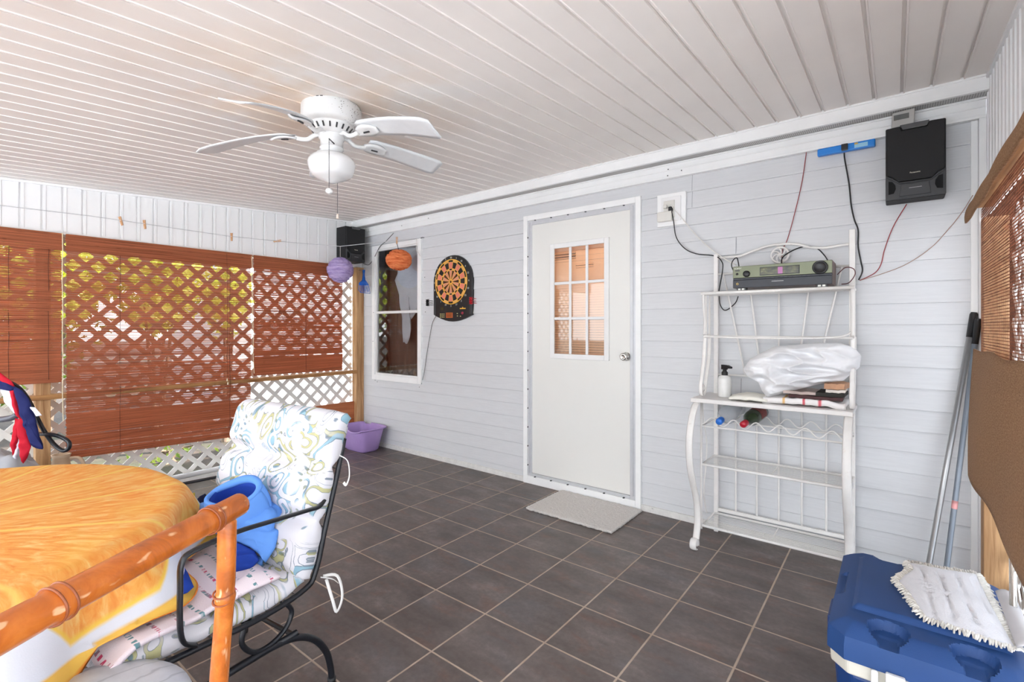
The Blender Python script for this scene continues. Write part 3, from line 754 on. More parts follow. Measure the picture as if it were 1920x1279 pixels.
def blade(az, ztip, warp):
    a = radians(az); d = Vector((cos(a), sin(a), 0)); s_ = Vector((-sin(a), cos(a), 0)); zb = 2.262; drop = zb-ztip; R0, R1 = .185, .615
    def f(u, v):
        r = R0+(R1-R0)*u; wd = .052+.022*u; end = 1.0
        if u > .9: end = sqrt(max(0, 1-((u-.9)/.1)**2*.55))
        if u < .06: end = .72+.28*(u/.06)
        w_ = (v-.5)*2*wd*end
        z = zb-drop*u**1.6-.015*(v-.5)*2+warp*(v-.5)*u
        return FC+d*r+s_*w_+Vector((0, 0, z))
    ob = MB().sheet(f, 16, 6, .006).build('blade', M_blade, t)
    mb = MB()
    # curved arm
    pts = [FC+d*.055+Vector((0, 0, 2.268)), FC+d*.085+Vector((0, 0, 2.262)), FC+d*.115+Vector((0, 0, 2.243)), FC+d*.15+Vector((0, 0, 2.243)), FC+d*.175+Vector((0, 0, 2.250))]
    mb.tube(smooth_path(pts, 4), (.011), 8)
    def g(u, v):
        r = .165+.125*u; wd = .010+.030*sin(pi*min(1, u*1.02))**.8; return FC+d*r+s_*((v-.5)*2*wd)+Vector((0, 0, zb-.012-drop*max(0, (r-R0)/(R1-R0))**1.6-.010*(v-.5)*2))
    mb.sheet(g, 12, 4, .009)
    am = mb.build('blade_arm', M_fanw, t)
    c = FC+d*.225+Vector((0, 0, zb-.020-drop*.02)); MB().obox(c, d*.017, s_*.0032, Vector((0, 0, .003))).build('arm_slot', M_dgrey, am)
for az, zt, wp in ((12, 2.185, -.01), (80, 2.235, .0), (154, 2.235, 0), (222, 2.165, .0), (293, 2.16, .0)): blade(az, zt, wp)
def chain(p, z1, ballr, nm='pull_chain'):
    mb = MB(); n = int((p.z-z1)/.006)
    for k in range(n): mb.ball((p.x, p.y, p.z-k*.006), .0024, 5, 4)
    ob = mb.build(nm, M_dgrey, t); return ob
f3 = Vector((sin(YAW), cos(YAW), 0)); r3 = Vector((cos(YAW), -sin(YAW), 0))
p = FC-f3*.125+r3*.034+Vector((0, 0, 2.20)); c = chain(p, 1.962, 0)
MB().tube([FC-f3*.05+r3*.03+Vector((0, 0, 2.205)), p], .003, 6).build('chain_lever', M_dgrey, t)
MB().ball((p.x, p.y, 1.955), .0165, 16, 10, sc=(1, 1, .85)).build('pull_knob', M_milk, c)
p = FC+f3*.118-r3*.014+Vector((0, 0, 2.16)); c = chain(p, 1.90, 0)
MB().tube([(p.x, p.y, 1.905), (p.x, p.y, 1.88)], .0062, 10).build('pull_knob', mat('beige_knob', (230, 214, 200), .5), c)

# ================================================================== DARTBOARD
B = Vector((.440, 0, 1.755))
t = thing('dartboard', 'black electronic dartboard with orange and black segments on the siding', 'dartboard', (.455, -.015, 1.374)); DB = t
pts = []
for k in range(25):
    a = pi*k/24; pts.append((.455+.262*cos(a), 1.755+.255*sin(a)))
pts += [(.193, 1.6), (.200, 1.47), (.205, 1.435)]
for k in range(1, 10): g = k/10; pts.append((.205+.505*g, 1.435-.062*sin(pi*g)))
pts += [(.71, 1.435), (.716, 1.6)]
MB().prism(pts, (0, -.004, 0), (1, 0, 0), (0, 0, 1), (0, -1, 0), .032).build('housing', M_black, t, bevel=.006, seg=3)
mt = [mat('dart_black', (28, 24, 26), .6), mat('dart_orange', (226, 172, 96), .55), mat('dart_salmon', (226, 130, 108), .55), mat('dart_brown', (70, 30, 24), .6), mat('dart_pink', (214, 142, 122), .55), mat('dart_yellow', (246, 188, 66), .45)]
R = .213; yf = -.0385
def ring(mb, r0, r1, a0, a1, y, m_):
    mb.cur = m_; vs = []; K = 4
    for k in range(K+1):
        a = a0+(a1-a0)*k/K
        for r in (r0, r1): vs.append((B.x+r*sin(a), y, B.z+r*cos(a)))
    mb.add(vs, [(2*k, 2*k+1, 2*k+3, 2*k+2) for k in range(K)])
mb = MB()
for k in range(20):
    a0 = 2*pi*(k-.5)/20; a1 = a0+2*pi/20; e = k % 2 == 0
    ring(mb, .885*R, .985*R, a0, a1, yf, 0 if e else 1); ring(mb, .60*R, .885*R, a0, a1, yf, 2 if e else 0)
    ring(mb, .515*R, .60*R, a0, a1, yf, 0 if e else 1); ring(mb, .10*R, .515*R, a0, a1, yf, 4 if e else 3)
ring(mb, 0, .06*R, 0, 2*pi*.999, yf, 3); 
mb.build('dart_target', mt, t)
mb = MB(); mb.cur = 0
def cring(mb, r, wd):
    K = 64; vs = []
    for k in range(K):
        a = 2*pi*k/K
        for rr_, y in ((r-wd, yf), (r-wd*.3, yf-.003), (r+wd*.3, yf-.003), (r+wd, yf)): vs.append((B.x+rr_*sin(a), y, B.z+rr_*cos(a)))
    mb.add(vs, [(k*4+q, k*4+q+1, ((k+1) % K)*4+q+1, ((k+1) % K)*4+q) for k in range(K) for q in range(3)])
for r, wd in ((R, .0045), (.885*R, .0018), (.60*R, .0022), (.515*R, .0018), (.085*R, .0045)): cring(mb, r, wd)
for k in range(20):
    a = 2*pi*(k-.5)/20; mb.bar((B.x+.06*R*sin(a), yf-.001, B.z+.06*R*cos(a)), (B.x+.98*R*sin(a), yf-.001, B.z+.98*R*cos(a)), .0026, .003)
mb.build('segment_divider', mt[5], t)
for k, nn in enumerate((20, 1, 18, 4, 13, 6, 10, 15, 2, 17, 3, 19, 7, 16, 8, 11, 14, 9, 12, 5)):
    a = 2*pi*k/20; MB().text(str(nn), .026, (B.x+.236*sin(a), -.0375, B.z+.232*cos(a)), (1, 0, 0), (0, 0, 1), (0, -1, 0)).build('numeral', mat('number_white', (205, 208, 200), .5), t)
def px(u, v, y=-.0375): return aty(y, u, v)
M_btn = mat('button_pale', (222, 214, 150), .5)
for p in [px(826+i*3.2, 589+j*2.9) for i in range(3) for j in range(3)]+[px(857.5, 588), px(857.8, 592.5), px(863.5, 593)]:
    MB().box(p.x-.0045, p.x+.0045, -.041, -.035, p.z-.0035, p.z+.0035).build('keypad_button', M_btn, t)
p = px(843, 591); mb = MB().box(p.x-.048, p.x+.042, -.041, -.035, p.z-.026, p.z+.024)
mb.build('score_panel', mat('score_orange', (196, 96, 44), .4), t, bevel=.002)
mb = MB()
for dz in (-.012, .0, .012): mb.box(p.x-.04, p.x+.032, -.0425, -.04, p.z+dz-.003, p.z+dz+.003)
mb.build('score_display', mat('score_dark', (96, 58, 26), .3), t)
p = px(867, 587); MB().lathe([(0, .004), (.013, .004), (.014, 0)], (p.x, -.037, p.z), 20, (0, -1, 0)).build('start_button', mat('button_crimson', (150, 40, 62), .4), t)
p = px(867.5, 578); mb = MB().box(p.x-.036, p.x+.036, -.039, -.035, p.z-.007, p.z+.002); mb.prism([(-.009, 0), (.009, 0), (0, .009)], (p.x, -.0365, p.z+.004), (1, 0, 0), (0, 0, 1), (0, -1, 0), .001)
mb.build('maker_mark', mt[5], t)
mb = MB(); p = px(829, 579); mb.box(p.x-.02, p.x+.02, -.039, -.035, p.z-.012, p.z+.013); mb.build('speaker_window', mat('olive_dark', (62, 56, 20), .5), t)
for xa in (.198, .684): MB().box(xa, xa+.028, -.038, -.03, 1.44, 1.60).build('side_panel', M_dgrey, t, bevel=.003)
M_red = mat('dart_red', (206, 30, 44), .35); M_blk2 = mat('dart_jet', (24, 24, 26), .4)
def dart(p, m_, label, grp):
    t = thing('dart', label, 'dart', p, 0, grp)
    p = Vector(p); mb = MB().tube([p, p+Vector((0, -.03, 0)), p+Vector((0, -.075, 0))], [.001, .003, .0022], 8); mb.build('barrel', m_, t)
    mb = MB()
    for k in range(4):
        a = pi/4+pi/2*k; d = Vector((cos(a), 0, sin(a)))
        q = p+Vector((0, -.07, 0)); mb.sheet(lambda u, v: q+Vector((0, -.03*u, 0))+d*(.017*v*(1-.25*u)), 2, 2, .0008)
    mb.build('flight', m_, t)
    return t
for k in range(3):
    dart((.748, -.002, 1.583-k*.021), M_red, ('topmost', 'middle', 'lowest')[k]+' of three red darts clipped at the right of the dartboard', 'red darts')
for k in range(3):
    dart((.162, -.002, 1.582-k*.021), M_blk2, ('topmost', 'middle', 'lowest')[k]+' of three black darts clipped at the left of the dartboard', 'black darts')
pts = [px(818, 592, -.03), px(811, 605, -.02), px(806, 630, -.02), px(800, 665, -.02), px(796, 695, -.02), px(792, 713, -.036)]
MB().tube(smooth_path(pts, 5), .0026, 6).build('power_cord', M_dgrey, DB)['label'] = 'thin grey power cord'

# ================================================================== SPEAKERS
def speaker(D, name_label, loc, rotz):
    """local: front faces -y, x width, base at z=0; D depth"""
    W, H = .236, .378
    t = thing('loudspeaker', name_label, 'speaker', loc, rotz)
    MB().box(-W/2, W/2, -D+.02, 0, 0, H).build('cabinet', M_blackm, t, local=True, bevel=.006)
    y = -D+.02
    MB().prism([(-.112, .128), (-.09, .118), (-.068, .09), (.068, .09), (.09, .118), (.112, .128), (.116, .372), (.055, .374), (.048, .350), (-.052, .350), (-.060, .374), (-.116, .372)], (0, y, 0), (1, 0, 0), (0, 0, 1), (0, -1, 0), .016).build('grille_cloth', M_blackm, t, local=True, bevel=.004)
    MB().prism([(-.118, .002), (.118, .002), (.118, .132), (.09, .118), (.068, .088), (-.068, .088), (-.09, .118), (-.118, .132)], (0, y, 0), (1, 0, 0), (0, 0, 1), (0, -1, 0), .012).build('front_baffle', M_dgrey, t, local=True, bevel=.004)
    mb = MB().tube([(-.106, y-.013, .118), (-.082, y-.014, .100), (-.062, y-.015, .082), (.062, y-.015, .082), (.082, y-.014, .100), (.106, y-.013, .118)], .005, 8)
    mb.prism([(-.062, .014), (.062, .014), (.054, .072), (-.054, .072)], (0, y-.01, 0), (1, 0, 0), (0, 0, 1), (0, -1, 0), .010)
    mb.build('lower_trim', M_dgrey, t, local=True, bevel=.003)
    MB().prism([(-.048, .352), (.046, .352), (.055, .378), (-.060, .378)], (0, y, 0), (1, 0, 0), (0, 0, 1), (0, -1, 0), .020).build('top_cap', mat('cap_grey', (78, 79, 80), .4), t, local=True, bevel=.002)
    for sg in (-1, 1): mb = MB().prism([(sg*.106, .03), (sg*.106, .098), (sg*.090, .094), (sg*.078, .075), (sg*.076, .055), (sg*.084, .034)][::sg], (0, y-.0125, 0), (1, 0, 0), (0, 0, 1), (0, -1, 0), .003); mb.build('bass_port', mat('port_black', (6, 6, 7), .9), t, local=True)
    MB().text('Panasonic', .0105, (0, y-.0165, .128), (1, 0, 0), (0, 0, 1), (0, -1, 0), .0012).build('maker_badge', mat('badge_silver', (246, 238, 220), .25, metal=.2), t, local=True)
    mb = MB().box(-.024, .026, y-.0212, y-.02, .050, .0525); mb.build('model_plate', mat('plate_grey', (165, 165, 165), .4), t, local=True)
    return t
speaker(.135, 'black loudspeaker hung high on the siding under the soffit by the brown blind', (3.868, -.018, 1.974), 0)
speaker(.20, 'black loudspeaker high in the far left corner above the blue scoop', (-1.035, -.222, 2.035), pi/2)
# clock / thermometer on top of the right speaker
c = Vector((3.845, -.10, 2.362)); t = thing('digital_thermometer', 'small grey digital thermometer resting on top of the right loudspeaker', 'thermometer', c)
MB().prism([(-.05, -.01), (.042, -.01), (.046, .072), (-.046, .068)], (c.x-.022, c.y-.02, c.z+.003), (1, 0, 0), (0, 0, 1), (0, 1, 0), .022).build('case', mat('silver_grey_plastic', (176, 174, 170), .4), t, bevel=.004)
MB().box(c.x-.062, c.x-.0, c.y-.0225, c.y-.02, c.z+.030, c.z+.056).build('display', mat('lcd_grey', (98, 100, 98), .25), t)

# ================================================================== BLUE POWER STRIP, OUTLET, CORDS
t = thing('power_strip', 'blue power strip fixed under the soffit beside the right speaker', 'power strip', (3.56, -.01, 2.30))
a_, b_ = aty(-.03, 1536, 283), aty(-.03, 1632, 268)
M_blueps = mat('bright_blue', (34, 132, 220), .35)
MB().box(3.437, 3.705, -.05, -.016, 2.303, 2.343).build('housing', M_blueps, t, bevel=.006)
MB().box(3.553, 3.583, -.075, -.049, 2.305, 2.338).build('plug', M_black, t, bevel=.003)
MB().box(3.612, 3.672, -.0515, -.049, 2.31, 2.332).build('sticker', mat('sticker_pale', (150, 200, 225), .4), t)
MB().box(3.612, 3.628, -.052, -.049, 2.328, 2.338).build('sticker_picture', mat('sticker_gold', (205, 168, 90), .4), t)
t = thing('outlet', 'white outlet box on the siding right of the door with two plugs', 'outlet', (2.577, -.02, 2.02))
MB().box(2.478, 2.678, -.03, -.008, 2.018, 2.242).build('mounting_block', M_trim, t, bevel=.004)
MB().box(2.512, 2.648, -.038, -.028, 2.048, 2.215).build('block_face', WHITE, t, bevel=.003)
M_ivory = mat('ivory_plastic', (224, 221, 214), .4)
MB().box(2.530, 2.606, -.046, -.036, 2.07, 2.19).build('cover_plate', M_ivory, t, bevel=.003)
MB().box(2.494, 2.596, -.075, -.044, 2.045, 2.112).build('charger', M_ivory, t, bevel=.006)
MB().box(2.572, 2.598, -.07, -.044, 2.112, 2.142).build('black_plug', M_black, t, bevel=.004)['label'] = 'black plug'
MB().box(2.536, 2.56, -.072, -.044, 2.135, 2.16).build('white_plug', M_ivory, t, bevel=.004)
M_bcord = mat('black_cord', (22, 22, 24), .5); M_wcord = mat('white_cord', (230, 226, 220), .5)
def cord(pts, r, m_, name, label, k=6, cat='cord', grp=None):
    o = MB().tube(smooth_path(pts, k), r, 6).build(name, m_); return tag(o, label, cat, grp)
cord([aty(-.07, 1259, 396), aty(-.05, 1263, 415), aty(-.04, 1268, 445), aty(-.04, 1284, 466), aty(-.04, 1306, 476), aty(-.05, 1340, 480), aty(-.09, 1353, 490), aty(-.10, 1355, 505), aty(-.10, 1348, 545)], .0034, M_bcord, 'extension_cord', 'black cord drooping from the outlet to the top of the rack')
cord([aty(-.07, 1257, 384), aty(-.05, 1275, 405), aty(-.04, 1310, 446), aty(-.06, 1346, 477), aty(-.08, 1380, 497)], .0034, M_wcord, 'extension_cord', 'white cord running diagonally from the outlet to the rack')
cord([aty(-.05, 1348, 545), aty(-.02, 1350, 570), aty(-.02, 1360, 582), aty(-.03, 1378, 569), aty(-.06, 1384, 556)], .0032, M_bcord, 'cord_loop', 'black cord loop hanging below the receiver shelf at the left')
M_redc = mat('speaker_wire_red', (150, 52, 56), .5)
cord([aty(-.03, 1512, 284), aty(-.02, 1510, 300), aty(-.02, 1503, 345), aty(-.02, 1490, 400), aty(-.02, 1477, 447), aty(-.03, 1467, 470), aty(-.09, 1466, 494)], .0024, M_redc, 'speaker_wire', 'red speaker wire dropping from the soffit to the receiver')
cord([aty(-.06, 1583, 287), aty(-.03, 1584, 300), aty(-.02, 1592, 345), aty(-.02, 1596, 385), aty(-.02, 1602, 412), aty(-.02, 1609, 432), aty(-.02, 1609, 462), aty(-.02, 1614, 490), aty(-.02, 1617, 508), aty(-.03, 1610, 525)], .0038, M_bcord, 'extension_cord', 'black cord hanging from the blue power strip behind the rack')
cord([aty(-.06, 1700, 383), aty(-.02, 1682, 412), aty(-.02, 1670, 436), aty(-.02, 1658, 470), aty(-.02, 1652, 495), aty(-.02, 1640, 512), aty(-.03, 1612, 526)], .0024, M_redc, 'speaker_wire', 'red speaker wire hanging from the right loudspeaker')
cord([aty(-.03, 1824, 366), aty(-.02, 1806, 395), aty(-.02, 1780, 428), aty(-.02, 1745, 465), aty(-.02, 1700, 495), aty(-.02, 1655, 513), aty(-.03, 1612, 526)], .0019, mat('tan_wire', (170, 140, 124), .5), 'wire', 'thin tan wire sagging from the brown blind to the rack')
cord([aty(-.16, 1570, 515), aty(-.12, 1585, 502), aty(-.12, 1600, 504), aty(-.12, 1603, 515), aty(-.12, 1592, 530), aty(-.1, 1578, 533)], .0024, mat('maroon_wire', (96, 44, 44), .5), 'wire_coil', 'dark red wire curled beside the right end of the receiver')
cord([(-.94, -.1, 2.06), aty(-.02, 690, 497), aty(-.02, 700, 486), aty(-.045, 712, 463), aty(-.045, 724, 452), aty(-.05, 738, 437)], .0032, M_dgrey, 'speaker_wire', 'dark wire crossing the window corner from the corner loudspeaker')
cord([aty(-.16, 1380, 515), aty(-.13, 1372, 500), aty(-.13, 1374, 489), aty(-.13, 1382, 484), aty(-.15, 1386, 503)], .0034, M_bcord, 'cord_loop', 'short black cord loop at the upper left corner of the receiver')
cord([aty(-.10, 1465, 497), aty(-.08, 1468, 482), aty(-.05, 1490, 468), aty(-.05, 1512, 462), aty(-.05, 1532, 466), aty(-.06, 1545, 478), aty(-.10, 1553, 490)], .0036, M_bcord, 'cord_loop', 'black cord arching over the top of the receiver')

# ================================================================== RACK
t = thing('bakers_rack', 'tall white wrought iron rack with shelves and wine rails by the siding', 'shelf rack', (3.24, -.2, 0))
RX0, RX1, YB = 2.872, 3.612, -.05
mb = MB().box(RX0-.004, RX0+.022, YB-.012, YB+.012, .0, 1.79); mb.build('back_post', M_rack, t, bevel=.003)
mb = MB().box(RX1-.024, RX1+.004, YB-.012, YB+.012, .0, 1.86); mb.build('back_post', M_rack, t, bevel=.003)
# table top
MB().box(RX0-.05, RX1+.012, -.372, -.02, .868, .893).build('table_top', mat('rack_top', (226, 222, 218), .35, .03, 10, dirt=(180, 165, 145), dirtamt=.3), t, bevel=.004)
# legs: flat curved bars with scroll feet
def leg(x, foot=True):
    pr = [(-.345, .870), (-.408, .835), (-.455, .77), (-.487, .69), (-.495, .60), (-.475, .50), (-.43, .40), (-.375, .31), (-.345, .22), (-.345, .13), (-.37, .06), (-.40, .022)]
    pts = smooth_path([(x, y, z) for y, z in pr], 4); mb = MB().tube(pts, [(.006, .020)]*len(pts), 8, flat=(0, 1, 0))
    sc = [(x, -.40+.030*cos(a), .032+.030*sin(a)) for a in [(-1.4)-k*.45 for k in range(13)]]
    mb.tube(sc, [(.005, .020)]*len(sc), 8, flat=(0, 1, 0))
    mb.build('front_leg', M_rack, t)
leg(RX0-.018); leg(RX1-.006)
# thin front posts
MB().tube([(RX0-.004, -.315, .87), (RX0-.004, -.315, .10)], .0065, 8).build('front_post', M_rack, t)
MB().tube([(RX1-.004, -.315, .87), (RX1-.004, -.315, .10)], .0065, 8).build('front_post', M_rack, t)
for zs, nm in ((.12, 'bottom_shelf'), (.49, 'wire_shelf')):
    mb = MB(); mb.tube([(RX0, -.315, zs), (RX1, -.315, zs)], .008, 8); mb.tube([(RX0, -.06, zs), (RX1, -.06, zs)], .008, 8)
    for xx in (RX0, RX1, (RX0+RX1)/2): mb.tube([(xx, -.315, zs), (xx, -.06, zs)], .006 if xx != (RX0+RX1)/2 else .003, 8)
    for k in range(10): y = -.293+k*.0235; mb.tube([(RX0, y, zs+.003), (RX1, y, zs+.003)], .0016, 5)
    mb.build(nm, M_rack, t)
MB().box(RX0+.02, RX1-.02, YB-.006, YB+.006, .135, .155).build('back_rail', M_rack, t)
MB().box(RX0+.02, RX1-.02, YB-.006, YB+.006, .845, .867).build('back_rail', M_rack, t)
# wine rails
for y, nm in ((-.315, 'wine_rail'), (-.085, 'wine_rail')):
    mb = MB().tube([(RX0, y, .722), (RX1, y, .722)], .0055, 8)
    pts = []
    for k in range(73):
        x_ = RX0+(RX1-RX0)*k/72; pts.append((x_, y-.002, .755+.022*cos(2*pi*(x_-RX0)/.120+pi)))
    mb.tube(pts, .0036, 6); mb.build(nm, M_rack, t)
MB().tube([(RX0, -.315, .722), (RX0, -.06, .722)], .005, 6).build('side_rail', M_rack, t)
for x_ in (2.999, 3.12, 3.24, 3.36, 3.481): MB().tube([(x_, YB, .15), (x_, YB, .86)], .0055, 8).build('back_spoke', M_rack, t)
for xa, xb in ((2.925, 3.055), (3.070, 3.145), (3.241, 3.241), (3.409, 3.335), (3.555, 3.428)): MB().tube([(xa, YB, 1.66), (xb, YB, 1.02)], .0055, 8).build('back_spoke', M_rack, t)
MB().tube([(RX0+.01, YB, 1.015), (RX1-.01, YB, 1.015)], .006, 8).build('back_rail', M_rack, t)
MB().tube([(RX0+.01, YB, 1.66), (RX1-.01, YB, 1.66)], .007, 8).build('back_rail', M_rack, t)
pts = smooth_path([(RX0+.01, YB, 1.765), (2.96, YB, 1.765), (3.02, YB, 1.765), (3.10, YB, 1.79), (3.17, YB, 1.81), (3.25, YB, 1.816), (3.33, YB, 1.808), (3.40, YB, 1.782), (3.47, YB, 1.772), (3.54, YB, 1.778), (RX1-.01, YB, 1.782)], 5)
MB().tube(pts, .0075, 8).build('arched_top', M_rack, t)
mb = MB(); c = Vector((3.246, YB, 1.752)); mb.tube([c+Vector((.046*cos(a), 0, .046*sin(a))) for a in [2*pi*k/28 for k in range(28)]], .006, 8, closed=True); mb.lathe([(0, .006), (.012, .004), (.013, -.004)], c, 16, (0, -1, 0))
for k in range(7):
    a0 = 2*pi*k/7; mb.tube([c+Vector((cos(a0+q*.9)*(.010+.034*q), 0, sin(a0+q*.9)*(.010+.034*q))) for q in (0, .25, .5, .75, 1)], .0042, 6)
mb.build('pinwheel_medallion', M_rack, t)
# upper shelf and mid rail
mb = MB(); zs = 1.525
mb.tube([(RX0-.02, -.27, zs), (RX1+.012, -.27, zs)], .0095, 8); mb.tube([(RX0, -.06, zs), (RX1, -.06, zs)], .006, 8)
for xx in (RX0-.006, RX1+.004): mb.tube([(xx, -.27, zs), (xx, -.05, zs)], .007, 8)
for k in range(8): y = -.25+k*.024; mb.tube([(RX0, y, zs), (RX1, y, zs)], .0022, 5)
mb.build('top_shelf', M_rack, t)
mb = MB().tube(smooth_path([(RX0, -.22, 1.275), (RX0+.04, -.262, 1.262), (RX0+.12, -.276, 1.258), (3.24, -.285, 1.256), (RX1-.12, -.276, 1.262), (RX1-.03, -.262, 1.275), (RX1, -.22, 1.30)], 5), .005, 8)
mb.tube([(RX0-.004, -.255, 1.262), (RX1+.004, -.255, 1.262)], .0075, 8); mb.build('guard_rail', M_rack, t)
for xx in (RX0-.006, RX1+.004):
    pr = [(-.235, 1.525), (-.232, 1.40), (-.235, 1.26), (-.262, 1.12), (-.30, 1.02), (-.322, .96), (-.315, .915), (-.28, .90), (-.245, .925), (-.225, .98), (-.185, 1.06), (-.155, 1.15), (-.145, 1.26)]
    pts = smooth_path([(xx, y, z) for y, z in pr], 4); mb = MB().tube(pts, [(.004, .011)]*len(pts), 8, flat=(0, 1, 0))
    c = Vector((xx, -.265, .945)); mb.tube([c+Vector((0, .018*cos(a), .018*sin(a))) for a in [2*pi*k/14 for k in range(14)]], .0035, 6, closed=True)
    mb.tube([(xx, -.145, 1.26), (xx, -.14, 1.52)], .006, 8)
    pts = smooth_path([(xx, -.262, 1.535), (xx, -.275, 1.49), (xx, -.25, 1.40), (xx, -.235, 1.33), (xx, -.255, 1.27)], 4); mb.tube(pts, [(.003, .008)]*len(pts), 6, flat=(0, 1, 0))
    mb.tube([(xx, -.25, 1.262), (xx, -.05, 1.262)], .006, 8)
    mb.build('side_scroll', M_rack, t)
mb = MB()
for k in range(5): pass
pts = smooth_path([(RX0-.006, -.29, .86), (RX0-.006, -.25, .72), (RX0-.006, -.20, .6), (RX0-.006, -.22, .45), (RX0-.006, -.26, .3), (RX0-.006, -.2, .16)], 5)
mb.tube(pts, .004, 6); mb.build('lower_scroll', M_rack, t)

# receiver
t = thing('stereo_receiver', 'olive and black stereo receiver lying on top shelf of the white rack', 'receiver', (3.28, -.14, 1.535))
x0, x1, yf_, z0, z1 = 3.035, 3.528, -.262, 1.549, 1.676
M_olive = mat('olive_metal', (112, 116, 94), .35, .05, 5, metal=.4)
MB().box(x0, x1, yf_+.004, -.07, z0, z1).build('case', mat('brown_case', (96, 78, 74), .5), t, bevel=.002)
MB().box(x0, x1, yf_-.004, yf_+.006, z0+.058, z1).build('upper_panel', M_olive, t, bevel=.002)
MB().box(x0, x1, yf_-.004, yf_+.006, z0, z0+.046).box(x0, x1, yf_-.001, yf_+.006, z0+.046, z0+.058).build('lower_panel', mat('navy_black', (34, 37, 46), .4), t, bevel=.002)
def disp():
    m = NT('display_painted_reflection'); v = m.coord(scale=(30, 1, 60)); m.color(m.ramp(m.noise(v, .6, 4, .7), [(.4, lin((38, 38, 26))), (.62, lin((92, 92, 48))), (.75, lin((170, 168, 120)))])); m.rough(.12); return m.m  # pale patches put a reflection into the display's base colour
MB().box(3.180, 3.378, yf_-.006, yf_-.002, z0+.066, z0+.112).build('display_frame', M_blk2, t, bevel=.001)
MB().box(3.184, 3.374, yf_-.0065, yf_-.005, z0+.070, z0+.108).build('display', disp(), t)
MB().box(3.272, 3.296, yf_-.007, yf_-.006, z0+.070, z0+.108).build('lit_segment', mat('magenta_lcd', (176, 110, 160), .3), t)
mb = MB().lathe([(.036, 0), (.036, .012), (.031, .018), (.028, .014), (0, .016)], (3.474, yf_-.004, z0+.090), 32, (0, -1, 0)); mb.build('volume_knob', M_blk2, t)
mb = MB().lathe([(.019, 0), (.018, .012), (.014, .015), (0, .015)], (3.110, yf_-.004, z0+.080), 24, (0, -1, 0)); mb.build('input_knob', M_blk2, t)
MB().lathe([(.007, 0), (.006, .004), (0, .004)], (3.058, yf_-.004, z0+.082), 16, (0, -1, 0)).build('power_button', M_dgrey, t)
MB().lathe([(.007, 0), (.007, .003), (.004, .003), (.003, 0)], (3.060, yf_-.004, z0+.024), 16, (0, -1, 0)).build('headphone_jack', mat('brass', (205, 180, 120), .3, metal=.8), t)
mb = MB().text('SONY', .0125, (3.062, yf_-.0045, z0+.114), (1, 0, 0), (0, 0, 1), (0, -1, 0), .0008, sx=1.25); mb.build('maker_badge', mat('badge_white', (235, 235, 228), .4), t)
MB().box(3.048, 3.072, yf_-.0045, yf_-.003, z0+.098, z0+.106).build('name_plate', M_dgrey, t)
MB().box(3.24, 3.30, yf_-.0046, yf_-.0038, z0+.028, z0+.032).build('model_plate', mat('plate_grey', (165, 165, 165), .4), t)
mb = MB()
for k in range(10): mb.box(3.215+k*.022, 3.228+k*.022, yf_-.0025, yf_-.0005, z0+.048, z0+.054)
mb.build('button_row', M_dgrey, t)
for xx in (3.055, 3.455):
    mb = MB().box(xx, xx+.052, -.262, -.225, 1.533, 1.55); o = mb.build('foot', M_blk2, t, bevel=.002)
    MB().box(xx+.008, xx+.022, -.2635, -.2615, 1.537, 1.546).box(xx+.028, xx+.042, -.2635, -.2615, 1.537, 1.546).build('foot_print', mat('badge_white', (235, 235, 228), .4), o)

# pump bottle
c = Vector((2.972, -.20, .894)); t = thing('pump_bottle', 'white pump bottle with black spray head on the rack tabletop', 'bottle', c)
MB().lathe([(0, 0), (.036, 0), (.039, .006), (.039, .105), (.034, .122), (.018, .131), (.016, .14), (0, .14)], c, 28).build('bottle_body', mat('milky_plastic', (228, 227, 224), .35), t)
mb = MB().lathe([(.018, .13), (.018, .15), (.012, .156), (.010, .17), (0, .17)], c, 20); o_ = c+Vector((-.005, -.005, .166))
mb.prism([(-.022, 0), (.010, -.002), (.014, .006), (.045, .008), (.046, .018), (.020, .027), (-.022, .028)], o_+Vector((0, .009, 0)), (.9, -.43, 0), (0, 0, 1), (.43, .9, 0), .018)
mb.build('pump_head', M_blk2, t)

# white cloth heap on the rack, folded towels and papers beneath
M_wcloth = fabric_trans('white_bed_cloth', (252, 252, 254), .15, .8, .15, 120, .02)
OLb = [(3.085, 1.075), (3.105, 1.03), (3.165, 1.0), (3.185, .95), (3.215, .912), (3.29, .945), (3.40, .985), (3.50, 1.02), (3.575, 1.035), (3.605, 1.07), (3.645, 1.11), (3.652, 1.17), (3.62, 1.215), (3.56, 1.235), (3.46, 1.235), (3.36, 1.222), (3.25, 1.21), (3.18, 1.17), (3.12, 1.13)]
mb = MB().pillow(OLb, (0, -.235, 0), (1, 0, 0), (0, 0, 1), (0, -1, 0), .075, rings=34, amp=.014, freq=11, seed=5, n=130, ridge=.05, p=2.6)
tag(mb.build('crumpled_cloth', M_wcloth), 'big crumpled white cloth heaped on the right of the rack tabletop', 'cloth')
mb = MB().sheet(lambda u, v: (3.03+.20*u, -.34+.2*v, .906+.022*sin(pi*u)**.7*sin(pi*v)**.5+.006*noise.noise(Vector((u*6, v*5, 2)))), 18, 12, .012)
tag(mb.build('folded_cloth', mat('cream_towel', (236, 233, 222), .9, .03, 10, bump=.4, bscale=200)), 'small cream cloth lying flat between the pump bottle and the white heap', 'cloth')
